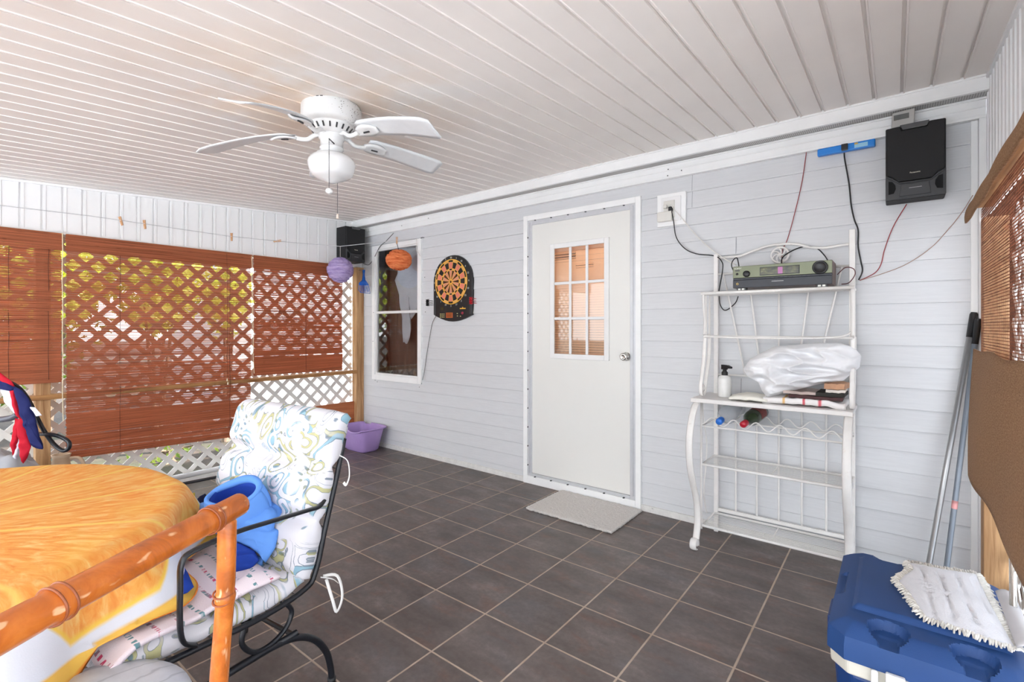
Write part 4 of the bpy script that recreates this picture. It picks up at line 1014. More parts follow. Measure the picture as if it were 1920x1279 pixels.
def stripe_towel():
    m = NT('striped_towel'); g = m.n('ShaderNodeNewGeometry'); sp = m.n('ShaderNodeSeparateXYZ'); m.l(g.outputs['Position'], sp.inputs[0])
    x = sp.outputs[0]; s1 = m.ramp(m.math('ABSOLUTE', m.math('SUBTRACT', x, 3.405)), [(.004, 1.0), (.007, 0.0)]); s2 = m.ramp(m.math('ABSOLUTE', m.math('SUBTRACT', x, 3.478)), [(.006, 1.0), (.009, 0.0)])
    s3 = m.ramp(m.math('ABSOLUTE', m.math('SUBTRACT', x, 3.31)), [(.005, 1.0), (.008, 0.0)])
    c = m.mix(m.math('MAXIMUM', s1, s2), lin((240, 236, 234)), lin((222, 110, 120))); c = m.mix(s3, c, lin((230, 190, 130))); m.color(c); m.rough(.95)
    m.bump(m.noise(g.outputs['Position'], 300, 2), .4, .003); return m.m
mb = MB().sheet(lambda u, v: (3.205+.385*u, -.325+.24*v, .910+.010*noise.noise(Vector((u*7, v*3, 1)))+.008*sin(u*pi)), 36, 10, .030)
tag(mb.build('folded_towel', stripe_towel(), bevel=0), 'white towel with red stripes folded flat at the bottom of the heap', 'towel')
def stack(nm, x0, x1, y0, y1, z0, z1, rgb, rot, label, cat):
    cx_, cy_ = (x0+x1)/2, (y0+y1)/2; X = Vector((cos(rot), sin(rot), 0))*(x1-x0)/2; Y = Vector((-sin(rot), cos(rot), 0))*(y1-y0)/2
    mb = MB(); hz = (z1-z0)/2
    def f(u, v): return Vector((cx_, cy_, (z0+z1)/2))+X*(2*u-1)+Y*(2*v-1)+Vector((0, 0, .004*noise.noise(Vector((u*5, v*4, x0*9)))))
    mb.sheet(f, 14, 8, z1-z0, smooth=False); return tag(mb.build(nm, mat(nm+str(rgb[0]), rgb, .8, .15, 12)), label, cat)
stack('folded_cloth', 3.33, 3.575, -.315, -.10, .935, .951, (74, 46, 46), .02, 'dark maroon cloth folded on the striped towel', 'cloth')
stack('paper_stack', 3.30, 3.48, -.30, -.10, .954, .968, (196, 178, 170), .05, 'beige papers showing below the white heap', 'papers')
stack('folded_bag', 3.46, 3.585, -.305, -.10, .953, .972, (46, 44, 40), -.03, 'black folded bag at the right end of the stack', 'bag')
stack('paper_stack', 3.50, 3.585, -.30, -.11, .975, .989, (226, 218, 208), .02, 'white papers on the black folded bag', 'papers')
stack('cardboard_piece', 3.50, 3.59, -.29, -.12, .992, 1.02, (196, 150, 118), -.08, 'tan cardboard piece on top of the papers under the white heap', 'cardboard')
mb = MB()
for k in range(3): pass
# bottles lying in the wine rail
def laid_bottle(x, body, bm, cap, cm, ln, label, nr=.014, slant=0):
    z = .772; base = Vector((x+slant, -.055, z+body-.012)); tip = Vector((x, -.375, z-.004)); ax = (tip-base).normalized(); L = (tip-base).length
    t = thing('wine_bottle' if nr > .012 else 'water_bottle', label, 'bottle', ((base.x+tip.x)/2, (base.y+tip.y)/2, .735))
    MB().lathe([(0, 0), (body*.94, 0), (body, .008), (body, L*.52), (body*.93, L*.60), (body*.6, L*.72), (nr, L*.83), (nr, L*.97), (0, L*.97)], base, 28, ax).build('bottle_body', bm, t)
    MB().lathe([(nr*1.18, L*.86), (nr*1.22, L*.98), (nr*1.1, L*1.005), (0, L*1.008)], base, 20, ax).build(cm, cap, t)
    return t, base, ax, L
M_greenb = mat('green_bottle_glass', (44, 58, 34), .08, .1, 5); M_clearb = glass('clear_plastic', (214, 222, 230), 1.45)
def frosted():
    m = NT('clear_bottle'); m.color(lin((214, 219, 226))); m.rough(.15); m.b.inputs['Alpha'].default_value = .42; return m.m
laid_bottle(2.985, .056, frosted(), mat('cap_blue', (40, 112, 205), .4), 'blue_cap', .3, 'clear plastic bottle with a blue cap lying in the wine rail', .016, .02)
tt, base, ax, L = laid_bottle(3.115, .044, M_greenb, mat('capsule_red', (176, 26, 48), .3), 'red_capsule', .3, 'green glass bottle with a red capsule lying in the wine rail', .0155, .03)
mb = MB().lathe([(.0448, L*.12), (.0448, L*.42)], base, 28, ax, a0=radians(120), a1=radians(330)); mb.build('bottle_label', mat('label_dark_red', (120, 44, 36), .5, .4, 60), tt)

# ================================================================== MOP POLES
def pole(p, q, r, m_, cap, label, sticker=False):
    t = thing('mop_pole', label, 'pole', p)
    p, q = Vector(p), Vector(q); d = (q-p).normalized(); MB().tube([p, q-d*.12], r, 14).build('shaft', m_, t)
    MB().tube([q-d*.125, q-d*.01, q], [r*1.12, r*1.25, r*.9], 14).build('grip', M_black, t)
    if sticker: MB().tube([p+d*.43, p+d*.47], r*1.03, 14).build('sticker', mat('pink_sticker', (226, 160, 158), .5), t)
pole((3.905, -.135, .0), (4.096, -.03, 1.392), .0125, mat('brushed_pole', (168, 168, 168), .32, .04, 30, metal=.7), True, 'silver mop handle with black grip leaning in the right corner')
pole((3.975, -.140, .0), (4.108, -.055, 1.36), .0115, mat('grey_pole', (132, 140, 150), .4, .04, 30, metal=.3), True, 'blue-grey mop handle with pink sticker leaning right of the silver one', True)

# ================================================================== RIGHT WOVEN BLIND
t = thing('woven_blind', 'brown woven roller blind hanging along the right edge of the porch', 'blind', (4.06, -.95, .65))
rg = random.Random(5); mb = MB()
z = 1.83
while z > 1.19:
    r = .0016+rg.random()*.0008; x_ = 4.086+rg.uniform(-.0012, .0012); dz = rg.uniform(-.002, .002)
    mb.bar((x_, -.405+rg.uniform(-.004, .004), z), (x_, -1.75, z+dz), .0024, r*1.5); z -= .0112
mb.build('woven_reed', M_reed, t)
mb = MB(); y = -.412
while y > -1.75: mb.bar((4.083, y, 1.83), (4.083, y+rg.uniform(-.002, .002), 1.19), .0026, .0006, up=(1, 0, 0)); y -= .0145
mb.build('woven_warp', M_reed, t)['kind'] = 'stuff'
def weave_color(m):
    g = m.n('ShaderNodeNewGeometry'); sp = m.n('ShaderNodeSeparateXYZ'); m.l(g.outputs['Position'], sp.inputs[0])
    mp = m.n('ShaderNodeMapping'); m.l(g.outputs['Position'], mp.inputs[0]); mp.inputs['Scale'].default_value = (2, 60, 260)
    n = m.noise(mp.outputs[0], 1, 3, .6); n2 = m.noise(g.outputs['Position'], 3, 3)
    a = m.math('SINE', m.math('MULTIPLY', sp.outputs[2], 900)); b = m.math('SINE', m.math('MULTIPLY', sp.outputs[1], 620)); k = m.math('MULTIPLY', m.math('ADD', m.math('MULTIPLY', a, b), 1), .5)
    c = m.ramp(n, [(.3, lin((136, 98, 68))), (.55, lin((176, 136, 100))), (.75, lin((204, 166, 126)))])
    c = m.mix(m.math('MULTIPLY', k, .45), c, lin((104, 72, 48))); return m.mix(m.math('MULTIPLY', n2, .3), c, lin((182, 138, 92)))
M_weave = fabric_trans('dense_weave', (150, 100, 70), .16, .75, .5, 260, color_fn=weave_color)
mb = MB().sheet(lambda u, v: (4.066-.012*sin(pi*v)-.014*v+.006*sin(u*9+v*4), -.352-1.45*u+.012*sin(v*5), 1.222-.565*v-.006*sin(u*14)), 40, 20, .006)
mb.build('folded_flap', M_weave, t)
mb = MB().sheet(lambda u, v: (4.056-.016*v-.008*sin(v*pi)+.002*sin(u*20), -.345-1.5*u+.006*v, 1.876-.088*v-.004*sin(u*7)), 50, 6, .007)
mb.build('valance', M_weave, t)
MB().box(4.064, 4.12, -1.85, -.40, 1.84, 1.87).build('head_rail', M_woody, t)

# ================================================================== COOLER
CL = lambda x, y, z: (x, y, z)
t = thing('cooler', 'blue picnic cooler with white band and cup holders in the lid', 'cooler', (3.86, -1.28, 0))
M_cool = mat('cooler_blue', (30, 68, 124), .6, .05, 6, bump=.12, bscale=500); M_cool2 = mat('cooler_body_blue', (24, 60, 118), .38, .05, 6); M_band = mat('cooler_band', (218, 213, 200), .45)
cx0, cx1, cy0, cy1 = 3.628, 4.092, -1.605, -.955; ZT = .452
def octo(x0, x1, y0, y1, c): return [(x0+c, y0), (x1-c, y0), (x1, y0+c), (x1, y1-c), (x1-c, y1), (x0+c, y1), (x0, y1-c), (x0, y0+c)]
def body(z0, z1, ins0, ins1, c=.045):
    A = octo(cx0+ins0, cx1-ins0, cy0+ins0, cy1-ins0, c); Bq = octo(cx0+ins1, cx1-ins1, cy0+ins1, cy1-ins1, c)
    mb = MB(); v = [(x, y, z0) for x, y in A]+[(x, y, z1) for x, y in Bq]; mb.add(v, [tuple(range(7, -1, -1)), tuple(range(8, 16))]+[(i, (i+1) % 8, (i+1) % 8+8, i+8) for i in range(8)]); return mb
body(.0, .30, .035, .014).build('tub', M_cool2, t, bevel=.012, seg=3)
body(.298, .345, .006, .004).build('band', M_band, t, bevel=.006)
# lid as a height field with recesses
NX, NY = 92, 120
def lidz(x, y):
    dxe = min(x-cx0, cx1-x); dye = min(y-cy0, cy1-y); c = .045
    dc = (dxe+dye-c)/1.4142
    d = min(dxe, dye, dc)
    h = ZT-.012
    # sloping shoulder
    if d < .05: h = ZT-.012-.030*((.05-d)/.05)**1.3
    # raised centre panel between the cup holders
    px_ = min(x-(cx0+.055), (cx1-.055)-x); py_ = min(y-(cy0+.125), (cy1-.10)-y)
    e = min(px_, py_)
    if e > 0: h += .014*min(1, e/.014)
    # cup holders: crescents opening to the long edges
    for (hx, hy, sg) in ((cx0+.145, cy0+.062, -1), (cx1-.135, cy0+.062, -1), (cx0+.145, cy1-.045, 1), (cx1-.135, cy1-.045, 1)):
        q = sqrt((x-hx)**2+((y-hy)*(1.15 if sg*(y-hy) < 0 else .8))**2)
        if q < .050: h = min(h, ZT-.042+.004*(q/.05)) if q < .042 else min(h, ZT-.042+(q-.042)/.008*.034)
        if abs(x-hx) < .022 and sg*(y-hy) > 0: h = min(h, ZT-.044)
    # side grips
    for (gx_, gy_) in ((cx0, (cy0+cy1)/2), (cx1, (cy0+cy1)/2)):
        if abs(y-gy_) < .085 and abs(x-gx_) < .026: h = min(h, ZT-.036)
    return h
mb = MB(); vs = []; idx = {}
def inside(x, y): dxe = min(x-cx0, cx1-x); dye = min(y-cy0, cy1-y); return dxe+dye >= .045-1e-6
def clampxy(i, j):
    x = cx0+(cx1-cx0)*i/NX; y = cy0+(cy1-cy0)*j/NY
    dxe = min(x-cx0, cx1-x); dye = min(y-cy0, cy1-y)
    if dxe+dye < .045:
        k = (.045-dxe-dye)/2; x += k*(1 if x < (cx0+cx1)/2 else -1); y += k*(1 if y < (cy0+cy1)/2 else -1)
    return x, y
for i in range(NX+1):
    for j in range(NY+1): x, y = clampxy(i, j); vs.append((x, y, lidz(x, y)))
W = NY+1; fs = [(i*W+j, (i+1)*W+j, (i+1)*W+j+1, i*W+j+1) for i in range(NX) for j in range(NY)]
bnd = [(i, 0) for i in range(NX+1)]+[(NX, j) for j in range(1, NY+1)]+[(i, NY) for i in range(NX-1, -1, -1)]+[(0, j) for j in range(NY-1, 0, -1)]
o = len(vs)
cxm, cym = (cx0+cx1)/2, (cy0+cy1)/2
for (i, j) in bnd: x, y = clampxy(i, j); vs.append((cxm+(x-cxm)*1.012, cym+(y-cym)*1.01, .385))
o2 = len(vs)
for (i, j) in bnd: x, y = clampxy(i, j); vs.append((cxm+(x-cxm)*1.012, cym+(y-cym)*1.01, .343))
nb = len(bnd)
for k in range(nb):
    k2 = (k+1) % nb; a = bnd[k][0]*W+bnd[k][1]; b = bnd[k2][0]*W+bnd[k2][1]; fs.append((a, o+k, o+k2, b)); fs.append((o+k, o2+k, o2+k2, o+k2))
fs.append(tuple(range(o2+nb-1, o2-1, -1)))
mb.add(vs, fs, None, True); lid = mb.build('lid', M_cool, t, weld=True)
md = lid.modifiers.new('edge', 'EDGE_SPLIT'); md.split_angle = radians(38)
# latches on the front face
for xx in (3.79, 4.02):
    mb = MB().box(xx-.022, xx+.022, cy0-.020, cy0-.004, .262, .352).box(xx-.055, xx-.038, cy0-.014, cy0-.003, .262, .345); mb.build('latch', mat('latch_white', (232, 230, 226), .4), t, bevel=.004)
MB().box(3.83, 4.0, cy0-.012, cy0-.002, .272, .338).build('front_handle', mat('latch_white', (232, 230, 226), .4), t, bevel=.004)
MB().box(cx0-.022, cx0+.004, -1.35, -1.21, .27, .33).build('carry_handle', M_cool2, t, bevel=.008)
# mop pad lying on the lid
t = thing('mop_pad', 'quilted white mop pad with looped fringe lying on the cooler lid', 'mop pad', (3.93, -1.24, .456))
padol = [(3.826, -1.05), (3.835, -1.115), (3.812, -1.175), (3.795, -1.245), (3.826, -1.33), (3.842, -1.40), (3.858, -1.452), (3.92, -1.468), (4.045, -1.488), (4.032, -1.35), (4.022, -1.2), (4.012, -1.01), (3.93, -1.035)]
mb = MB().pillow(padol, (0, 0, .462), (1, 0, 0), (0, 1, 0), (0, 0, 1), .009, rings=14, amp=.0015, freq=20, seed=2, n=90, back=.5)
o = mb.build('quilted_top', mat('mop_white', (238, 238, 242), .85, .02, 10, bump=.3, bscale=300), t)
for v in o.data.vertices:
    w_ = v.co+Vector((3.93, -1.24, .456))
    if w_.z > .464: v.co.z -= .010*max(0, 1-abs(((w_.x-3.84+.05*(w_.y+1.05))/.045) % 1-.5)*9)*1.0 if 3.84 < w_.x < 4.01 and w_.y < -1.07 else 0
mb = MB(); rg = random.Random(9); n = len(padol)
for i in range(n):
    p, q = Vector((*padol[i], 0)), Vector((*padol[(i+1) % n], 0)); L = (q-p).length; k = int(L/.0055); nr = Vector(((q-p).y, -(q-p).x, 0)).normalized()*-1
    cen = Vector((3.93, -1.25, 0)); 
    if nr.dot((p+q)/2-cen) < 0: nr = -nr
    for a in range(k):
        for row in range(2):
            b = p.lerp(q, (a+rg.random()*.6)/k); b.z = .461+rg.uniform(-.002, .004); l_ = (.012+rg.random()*.008)*(1 if row else .6)
            tip = b+nr*l_+Vector((rg.uniform(-.004, .004), rg.uniform(-.004, .004), -.004*row+rg.uniform(-.002, .002)))
            mb.tube([b-nr*.004, (b+tip)/2+Vector((0, 0, .005)), tip], [.0026, .0034, .0022], 5)
f_ = mb.build('looped_fringe', mat('mop_fringe', (236, 232, 224), .9), t); f_['kind'] = 'stuff'
t = thing('flat_mop', 'grey flat mop frame resting on the cooler beside the white pad', 'mop', (4.06, -1.25, .45))
mb = MB().sheet(lambda u, v: (4.042+.040*u, -1.16-.34*v, .474+.012*sin(u*pi)), 6, 20, .006); mb.build('frame_plate', mat('mop_frame_grey', (188, 184, 184), .35), t)
MB().tube([(4.066, -1.27, .485), (4.072, -1.22, .60), (4.078, -1.16, .74)], .009, 12).build('joint_tube', M_chrome, t)

# ================================================================== DOOR MAT, LITTER BOX, SCOOP, CLOTHESLINE
def shag():
    m = NT('shag_mat'); v = m.coord(); m.color(m.ramp(m.noise(v, 160, 3, .7), [(.3, lin((214, 207, 201))), (.7, lin((250, 246, 240)))])); m.rough(.95); m.bump(m.noise(v, 190, 3, .7), .9, .008); return m.m
mb = MB(); rg = random.Random(4)
def mt_(u, v):
    x = 1.695+.678*u; y = -.515+.475*v
    return (x+.004*noise.noise(Vector((v*20, 3, u))), y+.005*noise.noise(Vector((u*30, 1, v)))-.035*(u-.5)*0, .010+.004*noise.noise(Vector((x*60, y*60, 0))))
mb.sheet(mt_, 150, 100, .016)
tag(mb.build('door_mat', shag()), 'small light grey shag mat on the tiles in front of the door', 'mat')

M_lil = mat('lilac_plastic', (178, 148, 208), .38, .04, 4, dirt=(140, 112, 165), dirtamt=.3)
def litter():
    # tub: rounded rectangle loops from base to rim, with a dip in the front-right corner wall
    x0, x1, y0, y1 = -.98, -.47, -.42, -.04
    def loop(ins, z, r, dip=0, n=80):
        out = []; hx, hy = (x1-x0)/2-ins, (y1-y0)/2-ins; c = Vector(((x0+x1)/2, (y0+y1)/2, 0))
        for k in range(n):
            a = 2*pi*k/n; ca, sa = cos(a), sin(a); e = 5.0
            q = (abs(ca/hx)**e+abs(sa/hy)**e)**(-1/e); p = c+Vector((ca*q, sa*q, z))
            if dip:
                d = abs(((a-radians(300)+pi) % (2*pi))-pi); 
                if d < .42: p.z -= dip*(cos(d/.42*pi/2))**.5
                d2 = abs(((a-radians(128)+pi) % (2*pi))-pi)
                if d2 < .2: p.z -= .02
            out.append(p)
        return out
    rings = [loop(.095, .0, .03), loop(.075, .02, .03), loop(.03, .235, .03, .02), loop(.012, .238, .03, .022), loop(.004, .246, .03, .024), loop(.008, .256, .03, .026), loop(.020, .254, .03, .026), loop(.034, .235, .03, .024), loop(.08, .03, .03), loop(.1, .014, .03)]
    vs = [p for r in rings for p in r]; n = 80; fs = []
    for i in range(len(rings)-1):
        for k in range(n): k2 = (k+1) % n; fs.append((i*n+k, i*n+k2, (i+1)*n+k2, (i+1)*n+k))
    fs.append(tuple(range(n-1, -1, -1))); fs.append(tuple((len(rings)-1)*n+k for k in range(n)))
    return MB().add(vs, fs, None, True)
o = litter().build('litter_box', M_lil); tag(o, 'lilac plastic litter box on the tiles in the far corner', 'litter box')
md = o.modifiers.new('edge', 'EDGE_SPLIT'); md.split_angle = radians(50)

t = thing('litter_scoop', 'translucent blue slotted scoop hanging from the corner post', 'scoop', (-.90, -.115, 1.70))
def bluep():
    m = NT('translucent_blue'); m.color(lin((30, 96, 190))); m.rough(.15); m.b.inputs['Alpha'].default_value = .86; return m.m
M_tb = bluep(); c = aty(-.12, 682, 530); c.z = 0; X = r3
pts = [(c.x, c.y, 1.955), (c.x, c.y, 1.90), (c.x, c.y, 1.83)]
MB().tube(pts, [(.016, .006), (.012, .007), (.021, .008)], 10, flat=X).build('handle', M_tb, t)
mb = MB()
def sc_out(q): return c+X*q[0]+Vector((0, 0, q[1]))
fr = [(-.018, 1.84), (-.052, 1.81), (-.055, 1.73), (-.035, 1.705), (.07, 1.695), (.058, 1.76), (.048, 1.80), (.018, 1.84)]
mb.tube([sc_out(q) for q in fr], .004, 6, closed=True)
for k in range(7):
    xx = -.040+k*.014; mb.bar(sc_out((xx*.8, 1.80)), sc_out((xx*1.05+.008, 1.71)), .004, .006)
mb.prism([(-.018, 1.84), (-.052, 1.81), (-.052, 1.785), (.050, 1.785), (.048, 1.80), (.018, 1.84)], c, X, (0, 0, 1), f3, .004)
mb.build('slotted_scoop', M_tb, t)
MB().tube([(-1.0, -.08, 1.965), (c.x, c.y-.002, 1.962)], .002, 6).build('hook', M_dgrey, t)

HK = Vector((.02, -.025, 2.228)); K = CAM+ray(638, 462)*5.085
Lpts = [CAM+ray(u, v)*tt for u, v, tt in ((-160, 366, 2.98), (0, 385, 3.27), (170, 405, 3.64), (430, 443, 4.30), (540, 454, 4.70))]
mbc = MB().tube([p for p in Lpts]+[K], .0030, 6); mbc.tube([K, K.lerp(HK, .45), HK], .0034, 6)
tag(mbc.build('clothesline', mat('line_white', (204, 204, 206), .6)), 'thin white clothesline strung from the left wall to the window top', 'clothesline')
pt = HK; t_hook = MB().tube([(HK.x, 0, HK.z+.004), (HK.x, -.03, HK.z+.004), (HK.x-.012, -.036, HK.z), (HK.x-.014, -.03, HK.z-.008)], .003, 6)
tag(t_hook.build('screw_hook', M_dgrey), 'dark screw hook at the top right corner of the window', 'hook')
M_peg = wood_mat('peg_wood', (226, 182, 138), (196, 140, 98), axis=2, scale=2)
def peg(p, d, label, s=1.0):
    t = thing('clothespin', label, 'clothespin', p, 0, 'wooden clothespins')
    p = Vector(p); d = Vector(d).normalized(); sd_ = f3.copy(); w_ = d.cross(sd_).normalized()
    for sg in (-1, 1):
        a = p-d*.030+w_*sg*.006; b = p+d*.040*s+w_*sg*.0035; MB().bar(a, b, .006, .009, up=sd_).build('peg_half', M_peg, t)
    MB().tube([p+w_*.008+sd_*.0052, p-w_*.008+sd_*.0052, p-w_*.008-sd_*.0052, p+w_*.008-sd_*.0052], .0012, 5).build('spring', M_alu, t)
def onl(u, seg): 
    # point of the line at image column u
    a, b = seg; best = None
    for k in range(201):
        p = a.lerp(b, k/200); d = p-CAM; fw = d.dot(f3); uu = CX+FPX*d.dot(r3)/fw
        if best is None or abs(uu-u) < best[0]: best = (abs(uu-u), p)
    return best[1]
dn = Vector((0, 0, -1))
peg(onl(226, (Lpts[2], Lpts[3])), dn+r3*.32, 'clothespin tilted on the line, leftmost of all')
peg(onl(271, (Lpts[2], Lpts[3])), dn+r3*.12, 'clothespin second from the left on the line')
peg(onl(434, (Lpts[3], Lpts[4])), dn, 'upright clothespin at the middle of the line, in front of white panel')
peg(onl(521, (Lpts[3], Lpts[4])), -r3*1+Vector((0, 0, -.12)), 'clothespin lying sideways on the line near the corner')
pk = K.lerp(HK, .694); peg(pk+Vector((0, 0, .006)), dn, 'reddish clothespin holding the orange ball by the window')
def pom(c, r, rgb, dark, sc, label, seed, cat='ball'):
    def fn(d):
        v = d*2.2+Vector((seed, 0, 0)); tw = d.z*7+atan2(d.y, d.x)*1.0+noise.noise(v)*2.6
        return 1+.055*sin(tw*3.1)+.02*noise.noise(d*9)
    def colr(m):
        g = m.n('ShaderNodeTexCoord'); mp = m.n('ShaderNodeMapping'); m.l(g.outputs['Object'], mp.inputs[0]); mp.inputs['Rotation'].default_value = (0, .5, 0); mp.inputs['Scale'].default_value = (9, 9, 55)
        return m.ramp(m.noise(mp.outputs[0], 1, 3, .6, .6), [(.3, lin(dark)), (.6, lin(rgb)), (.8, tuple(min(1, x*1.2) for x in lin(rgb)))])
    o = MB().ball(c, r, 72, 54, fn, sc).build(cat, fabric_trans(label[:9], rgb, .3, .85, .4, 120, color_fn=colr), loc=c); return o
t = thing('paper_ball', 'lilac ruffled ball hanging from the line in front of the blinds', 'hanging ball', K+Vector((0, 0, -.26)))
c = K+Vector((0, 0, -.248)); o = pom(c, .128, (214, 196, 236), (166, 144, 204), (1, 1, 1), 'lilac ball', 1, 'ruffled_ball'); o.parent = t; o.location = c-t.location
MB().tube([K, c+Vector((0, 0, .12))], .0018, 5).build('hanging_thread', M_wcord, t)
t = thing('paper_ball', 'orange ruffled ball pegged to the line in front of the window', 'hanging ball', pk+Vector((0, 0, -.26)))
c = pk+Vector((.045, -.01, -.205)); o = pom(c, .122, (255, 160, 104), (226, 112, 62), (1.04, 1.04, .84), 'orange ball', 6, 'ruffled_ball'); o.parent = t; o.location = c-t.location
MB().tube([pk+Vector((0, 0, -.03)), c+Vector((0, 0, .095))], .003, 6).build('hanging_loop', M_bcord, t)
p0 = K.lerp(HK, .93); cord([p0, p0+Vector((.004, 0, -.06)), p0+Vector((-.004, 0, -.12)), p0+Vector((.03, 0, -.15)), p0+Vector((.05, 0, -.185))], .0028, M_wcord, 'loose_string', 'loose white string end dangling from the clothesline by the window')

# ================================================================== PATIO TABLE WITH ORANGE-SLICE CLOTH
TC = Vector((1.561, -3.419, 0)); TR = .752; TZ = .735
t = thing('patio_table', 'round patio table hidden beneath the orange-slice tablecloth', 'table', (TC.x, TC.y, 0))
MB().lathe([(0, 0), (TR-.012, 0), (TR-.008, -.01), (TR-.012, -.022), (0, -.022)], (TC.x, TC.y, TZ-.006), 64).build('table_top', mat('table_white', (220, 220, 218), .5), t)
mb = MB()
MB().lathe([(0, 0), (.24, 0), (.24, .02), (.05, .05), (.04, .70), (.12, .712), (0, .712)], (TC.x, TC.y, 0), 32).build('pedestal', mat('pedestal_white', (215, 215, 214), .5), t)
def cloth_pt(u, v):
    th = 2*pi*v; R = 1.045*u; c0 = TR-.02
    if R <= c0: 
        w_ = .003*noise.noise(Vector((R*cos(th)*3, R*sin(th)*3, 1))); return TC+Vector((R*cos(th), R*sin(th), TZ+.004+w_))
    s = R-c0; arc = .035
    if s < arc*pi/2: a = s/arc; rr = c0+arc*sin(a)*.8; z = TZ+.004-arc*(1-cos(a))
    else: rr = c0+arc*.8; z = TZ+.004-arc-(s-arc*pi/2)
    k = min(1, max(0, (s-.01)/.2)); fold = .5+.5*cos(12*(th-radians(47))+.5*sin(3*th)); fold = fold**.8; rr += k*(.10*fold-.02)+k*.02*noise.noise(Vector((th*5, s*4, 0))); z += k*.030*fold
    p = TC+Vector((rr*cos(th), rr*sin(th), z))
    # rests on the glider seat where it reaches it
    if p.y > -3.06 and 1.58 < p.x < 2.28 and p.z < .522: 
        p.z = .522+.012*noise.noise(Vector((th*8, s*6, 3))); p.x += (p.x-TC.x)*.02; p.y += (s-.1)*.15
    return p
mb = MB().sheet(cloth_pt, 70, 220, .003, uvfn=lambda u, v: (1.045*u*cos(2*pi*v), 1.045*u*sin(2*pi*v)))
tag(mb.build('tablecloth', M_orange, weld=False), 'round tablecloth printed like an orange slice draped over the table', 'tablecloth')

# ================================================================== BAMBOO CHAIR (foreground, seen from its back)
d_ = (Vector((2.832, -3.252, 0))-Vector((2.572, -2.838, 0))).normalized(); E0 = Vector((2.572, -2.838, .885)); 
nrm = Vector((-.87, -.49, 0)).normalized(); nrm = (nrm-d_*nrm.dot(d_)).normalized()
t = thing('bamboo_chair', 'bamboo chair with thick orange-brown pole back in the foreground', 'chair', (2.55, -3.1, 0))
def bpole(name, a, b, r, nodes, seed=0):
    a, b = Vector(a), Vector(b); L = (b-a).length; n = max(12, int(L/.012)); pts = []; rr = []; perp = (b-a).normalized().orthogonal()
    for k in range(n+1):
        g = k/n; q = 1.0
        for m_ in nodes:
            e = (g*L-m_)/.010
            q += .17*math.exp(-e*e)-.07*math.exp(-((g*L-m_-.016)/.008)**2)
        q *= 1+.025*noise.noise(Vector((g*L*9, seed, 0)))
        pts.append(a.lerp(b, g)+perp*.0035*noise.noise(Vector((g*3, seed, 5)))); rr.append(r*q)
    # rounded ends
    ax = (b-a).normalized(); pts = [a-ax*r*.35]+pts+[b+ax*r*.3]; rr = [r*.72]+rr+[r*.75]
    mb = MB().tube(pts, rr, 22); mb.cur = 1; u_ = ax.orthogonal().normalized(); w_ = ax.cross(u_)
    for m_ in nodes:
        for off, k_ in ((-.009, 1.045), (.008, 1.03)):
            c = a.lerp(b, (m_+off)/L); rad = r*k_*(1+.17*math.exp(-(off/.010)**2)-.02)
            mb.tube([c+(u_*cos(q)+w_*sin(q))*rad+ax*.002*sin(q*2+seed) for q in [2*pi*j/28 for j in range(28)]], .0022, 6, closed=True)
    return mb
bpole('top_rail', E0-d_*.012+Vector((0, 0, .012)), E0+d_*.62+Vector((0, 0, .012)), .0262, (.095, .42), 1).build('back_top_rail', [M_bamboo, M_node], t)
E1 = E0+d_*.03; 
bpole('leg', (E1.x-.045, E1.y-.020, 0), (E1.x, E1.y, .872), .0195, (.70, .46, .20), 2).build('back_leg', [M_bamboo, M_node], t)
E2 = E0+d_*.585
bpole('leg', (E2.x-.03, E2.y-.02, 0), (E2.x, E2.y, .872), .0195, (.66, .42, .18), 3).build('back_leg', [M_bamboo, M_node], t)
bpole('rail', E1+Vector((-.02, 0, -.45)), E2+Vector((-.02, 0, -.45)), .016, (.2,), 4).build('seat_rail', [M_bamboo, M_node], t)
SC_ = Vector((2.412, -3.12, .0))
for sg in (-1, 1):
    q = SC_+nrm*.13+d_*sg*.15; bpole('leg', (q.x, q.y, 0), (q.x, q.y, .425), .018, (.2,), 5+sg).build('front_leg', [M_bamboo, M_node], t)
bpole('rail', SC_+nrm*.13-d_*.15+Vector((0, 0, .41)), SC_+nrm*.13+d_*.15+Vector((0, 0, .41)), .015, (.1,), 8).build('seat_rail', [M_bamboo, M_node], t)
for sg in (-1, 1):
    bpole('rail', SC_+nrm*.13+d_*sg*.15+Vector((0, 0, .40)), (E1 if sg < 0 else E2)+Vector((-.025, -.01, -.47)), .015, (.1,), 8).build('seat_rail', [M_bamboo, M_node], t)
def marble():
    m = NT('marbled_vinyl'); v = m.coord(scale=(1, 1, 1)); wv = m.n('ShaderNodeTexWave'); wv.wave_type = 'BANDS'; m.l(v, wv.inputs[0]); wv.inputs['Scale'].default_value = 5; wv.inputs['Distortion'].default_value = 9; wv.inputs['Detail'].default_value = 4
    f = m.ramp(wv.outputs['Fac'], [(.0, 1.0), (.08, 0.0)]); n = m.noise(v, 14, 4, .6)
    c = m.ramp(n, [(.3, lin((190, 196, 206))), (.7, lin((214, 218, 226)))]); m.color(m.mix(m.math('MULTIPLY', f, .55), c, lin((150, 158, 170)))); m.rough(.35); return m.m
MB().lathe([(0, .0), (.19, .0), (.225, .008), (.238, .028), (.232, .044), (.20, .054), (.12, .058), (0, .060)], (SC_.x, SC_.y, .418), 56).build('round_seat', marble(), t)

# ================================================================== GLIDER CHAIR WITH FLORAL CUSHIONS
GA = radians(7); GO = Vector((1.905, -2.70, 0))
t = thing('patio_glider', 'black metal glider chair with white floral cushions facing the table', 'chair', GO, GA)
